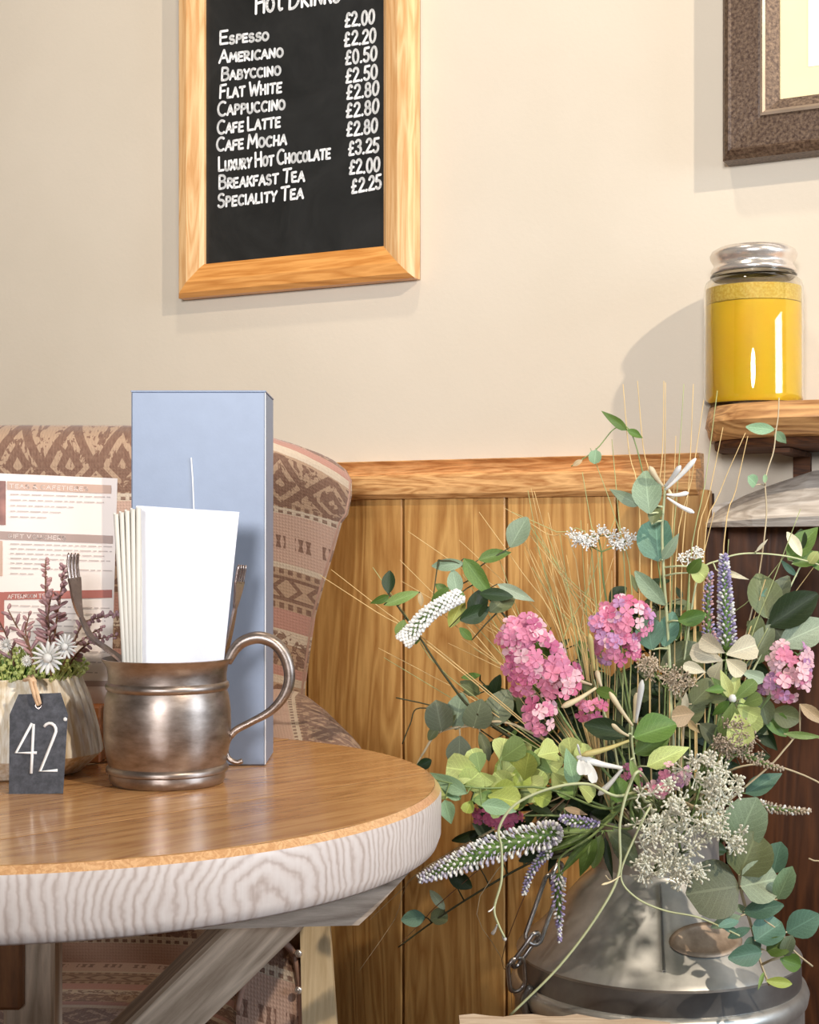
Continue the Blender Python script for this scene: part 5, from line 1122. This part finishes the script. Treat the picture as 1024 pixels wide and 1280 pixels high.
# vines and tendrils
def vine(label, path, Y0, leaves=(), mat='stem_pale', r=.0013, Y1=None, base=True, bl=()):
    root, c_ = sprig('vine', label, 'vine', path, Y0, list(leaves), mat, r*.8, r*1.1, Y1=Y1, tilt=.3, base=base)
    if bl: buds(root, bl, Y0)
    return root
vine('pale green vine looping down past the long veronica spike to small buds', [(631, 1172), (623, 1155), (618, 1135), (627, 1100), (627, 1060), (624, 1035), (645, 1005), (690, 985), (735, 980), (770, 995)], 1.27, bl=[(622, 1155, 615, 1168, 5, 'white'), (628, 1166, 632, 1175, 5, 'white'), (620, 1130, 610, 1140, 2, 'white')])
vine('long pale vine falling from the centre across the churn to the stool', [(637, 1270), (700, 1207), (750, 1140), (774, 1090), (775, 1030), (786, 985), (800, 965)], 1.24, Y1=1.28, r=.0014)
vine('pale vine curving right across the churn shoulder to the oval badge', [(925, 1170), (900, 1158), (870, 1146), (830, 1138), (795, 1122), (776, 1095), (792, 1050), (812, 1010)], 1.25, [(898, 1158, 925, 1150, .35, 'teal', L_), (905, 1160, 925, 1165, .3, 'teal', L_)], Y1=1.28, r=.0010, bl=[(776, 1095, 752, 1106, 3, 'ivory'), (764, 1100, 757, 1094, 2, 'ivory')])
vine('thin vine arching up to a round leaf before the wall beside the rail', [(714, 583), (745, 562), (768, 536), (786, 536), (800, 575), (812, 640), (825, 720), (835, 800)], 1.45, [(784, 538, 753, 514, .3, 'mid', Pt), (784, 538, 806, 547, .35, 'mid', Pt), (745, 562, 743, 580, .9, 'mint', Rd), (728, 575, 716, 582, .5, 'tan', L_)], 'stem_green', .0007)
vine('vine climbing the right of the bouquet past the grey slab to the shelf', [(974, 497), (973, 520), (970, 540), (967, 565), (957, 600), (958, 650), (945, 740), (920, 840)], 1.50, [(968, 537, 934, 534, .4, 'mint', L_), (970, 539, 983, 556, .6, 'mint', Pt), (945, 606, 937, 596, .8, 'mint', Rd), (956, 604, 957, 592, .4, 'mint', L_)], 'stem_beige', .0008)
vine('pale budding vine arching right before the dark panelling under the slab', [(1040, 712), (1015, 703), (975, 694), (930, 692), (900, 700), (875, 716), (862, 780), (850, 880)], 1.44, [(895, 712, 936, 724, .25, 'cream', La), (945, 692, 930, 690, .4, 'ivory', La) if False else (945, 690, 960, 674, .15, 'cream', La), (1012, 704, 1022, 690, .7, 'lime', Rd)], 'stem_pale', .0010)
vine('beige dried vine with a pod at the right edge beside the grey-lilac flower', [(1040, 925), (1000, 920), (985, 932), (965, 955), (930, 985), (900, 1010)], 1.40, [(980, 917, 1030, 922, .2, 'light', La), (1000, 880, 1034, 906, .35, 'tan', La)], 'stem_beige', .0011)
vine('short beige twig entering at the right edge over the dark panelling', [(1011, 1073), (1022, 1076), (1045, 1070), (1050, 1000), (980, 960), (920, 960)], 1.40, mat='stem_beige', r=.0010)
vine('dark thin twigs at the left over the panelling above the table edge', [(495, 872), (540, 882), (600, 900), (680, 950)], 1.50, mat='stem_dark', r=.0009)
vine('dark twig crossing left of the eucalyptus near the table', [(503, 930), (513, 905), (525, 885), (580, 900), (660, 950)], 1.52, mat='stem_dark', r=.0008)

# straw grasses: each spray one thing, its blades parts
def grass(label, blades, Y, mats, r=.00075, base_px=None):
    root = thing('grass_spray', label, 'grass', BP); b = BP+Vector((rl.uniform(-.02, .02), rl.uniform(-.02, .02), 0))
    for (x0, y0, x1, y1, dm) in blades:
        Yt = Y+rl.uniform(-.03, .04); pts = [P(x0, y0, Yt), P((x0+x1)/2+dm, (y0+y1)/2, Yt+.004), P(x1, y1, Yt+(1.45-Yt)*.4)]; over_rim(pts, b)
        c_ = crom(pts, 4); m_ = len(c_); MB().tube(c_, [r*.45+r*.75*i/m_ for i in range(m_)], 4).build('blade', M[rl.choice(mats)], root, smooth=True)
grass('spray of tall straw-coloured grass rising before the candle and wall', [(797, 476, 815, 640, -2), (779, 480, 800, 650, -3), (830, 476, 815, 680, 5), (832, 478, 826, 700, 2), (855, 480, 840, 720, 0), (867, 480, 852, 720, 2), (897, 488, 862, 720, 2), (845, 545, 838, 730, 0), (765, 549, 782, 740, 0), (904, 534, 870, 700, 0), (932, 541, 880, 690, -6), (935, 545, 905, 680, 0), (1001, 636, 935, 810, 0), (957, 724, 925, 830, 0), (985, 690, 900, 800, 0), (960, 785, 925, 850, 0), (893, 640, 868, 740, 0), (911, 674, 905, 760, 0), (738, 560, 790, 740, 6), (728, 590, 750, 720, 0), (1024, 700, 950, 800, 0), (880, 500, 845, 700, 2)], 1.46, ['straw', 'straw', 'straw_g'], .0009)
rgx = random.Random(31)
bl = [(414, 712, 560, 822, -2), (400, 719, 540, 810, 0), (466, 709, 560, 845, 0), (510, 664, 640, 760, 4), (501, 726, 640, 810, 2), (473, 810, 600, 880, 3), (480, 822, 610, 900, 0), (574, 675, 690, 790, 3), (599, 640, 700, 790, 3), (631, 635, 720, 700, 8), (640, 640, 740, 690, 6), (660, 613, 700, 780, -4), (664, 610, 712, 790, -4), (668, 614, 700, 760, 3), (655, 688, 700, 800, 0), (700, 668, 720, 800, 0), (500, 700, 600, 800, 0)]
bl += [(rgx.uniform(640, 770), rgx.uniform(640, 715), rgx.uniform(700, 770), rgx.uniform(790, 830), rgx.uniform(-5, 5)) for _ in range(26)]
bl += [(rgx.uniform(540, 640), rgx.uniform(690, 830), rgx.uniform(650, 730), rgx.uniform(840, 900), rgx.uniform(-5, 5)) for _ in range(14)]
grass('spray of fine straw grass fanning left over the oak panelling toward the chair', bl, 1.50, ['straw', 'straw', 'straw_g'], .0008)
grass('spray of long thin stalks drooping below the table edge before the dark boards', [(448, 1215, 530, 1085, 4), (462, 1150, 540, 1080, -2), (640, 1262, 632, 1180, 2), (662, 1268, 600, 1120, -6), (500, 1180, 560, 1120, 0)], 1.52, ['stem_beige', 'stem_brown'], .0006)
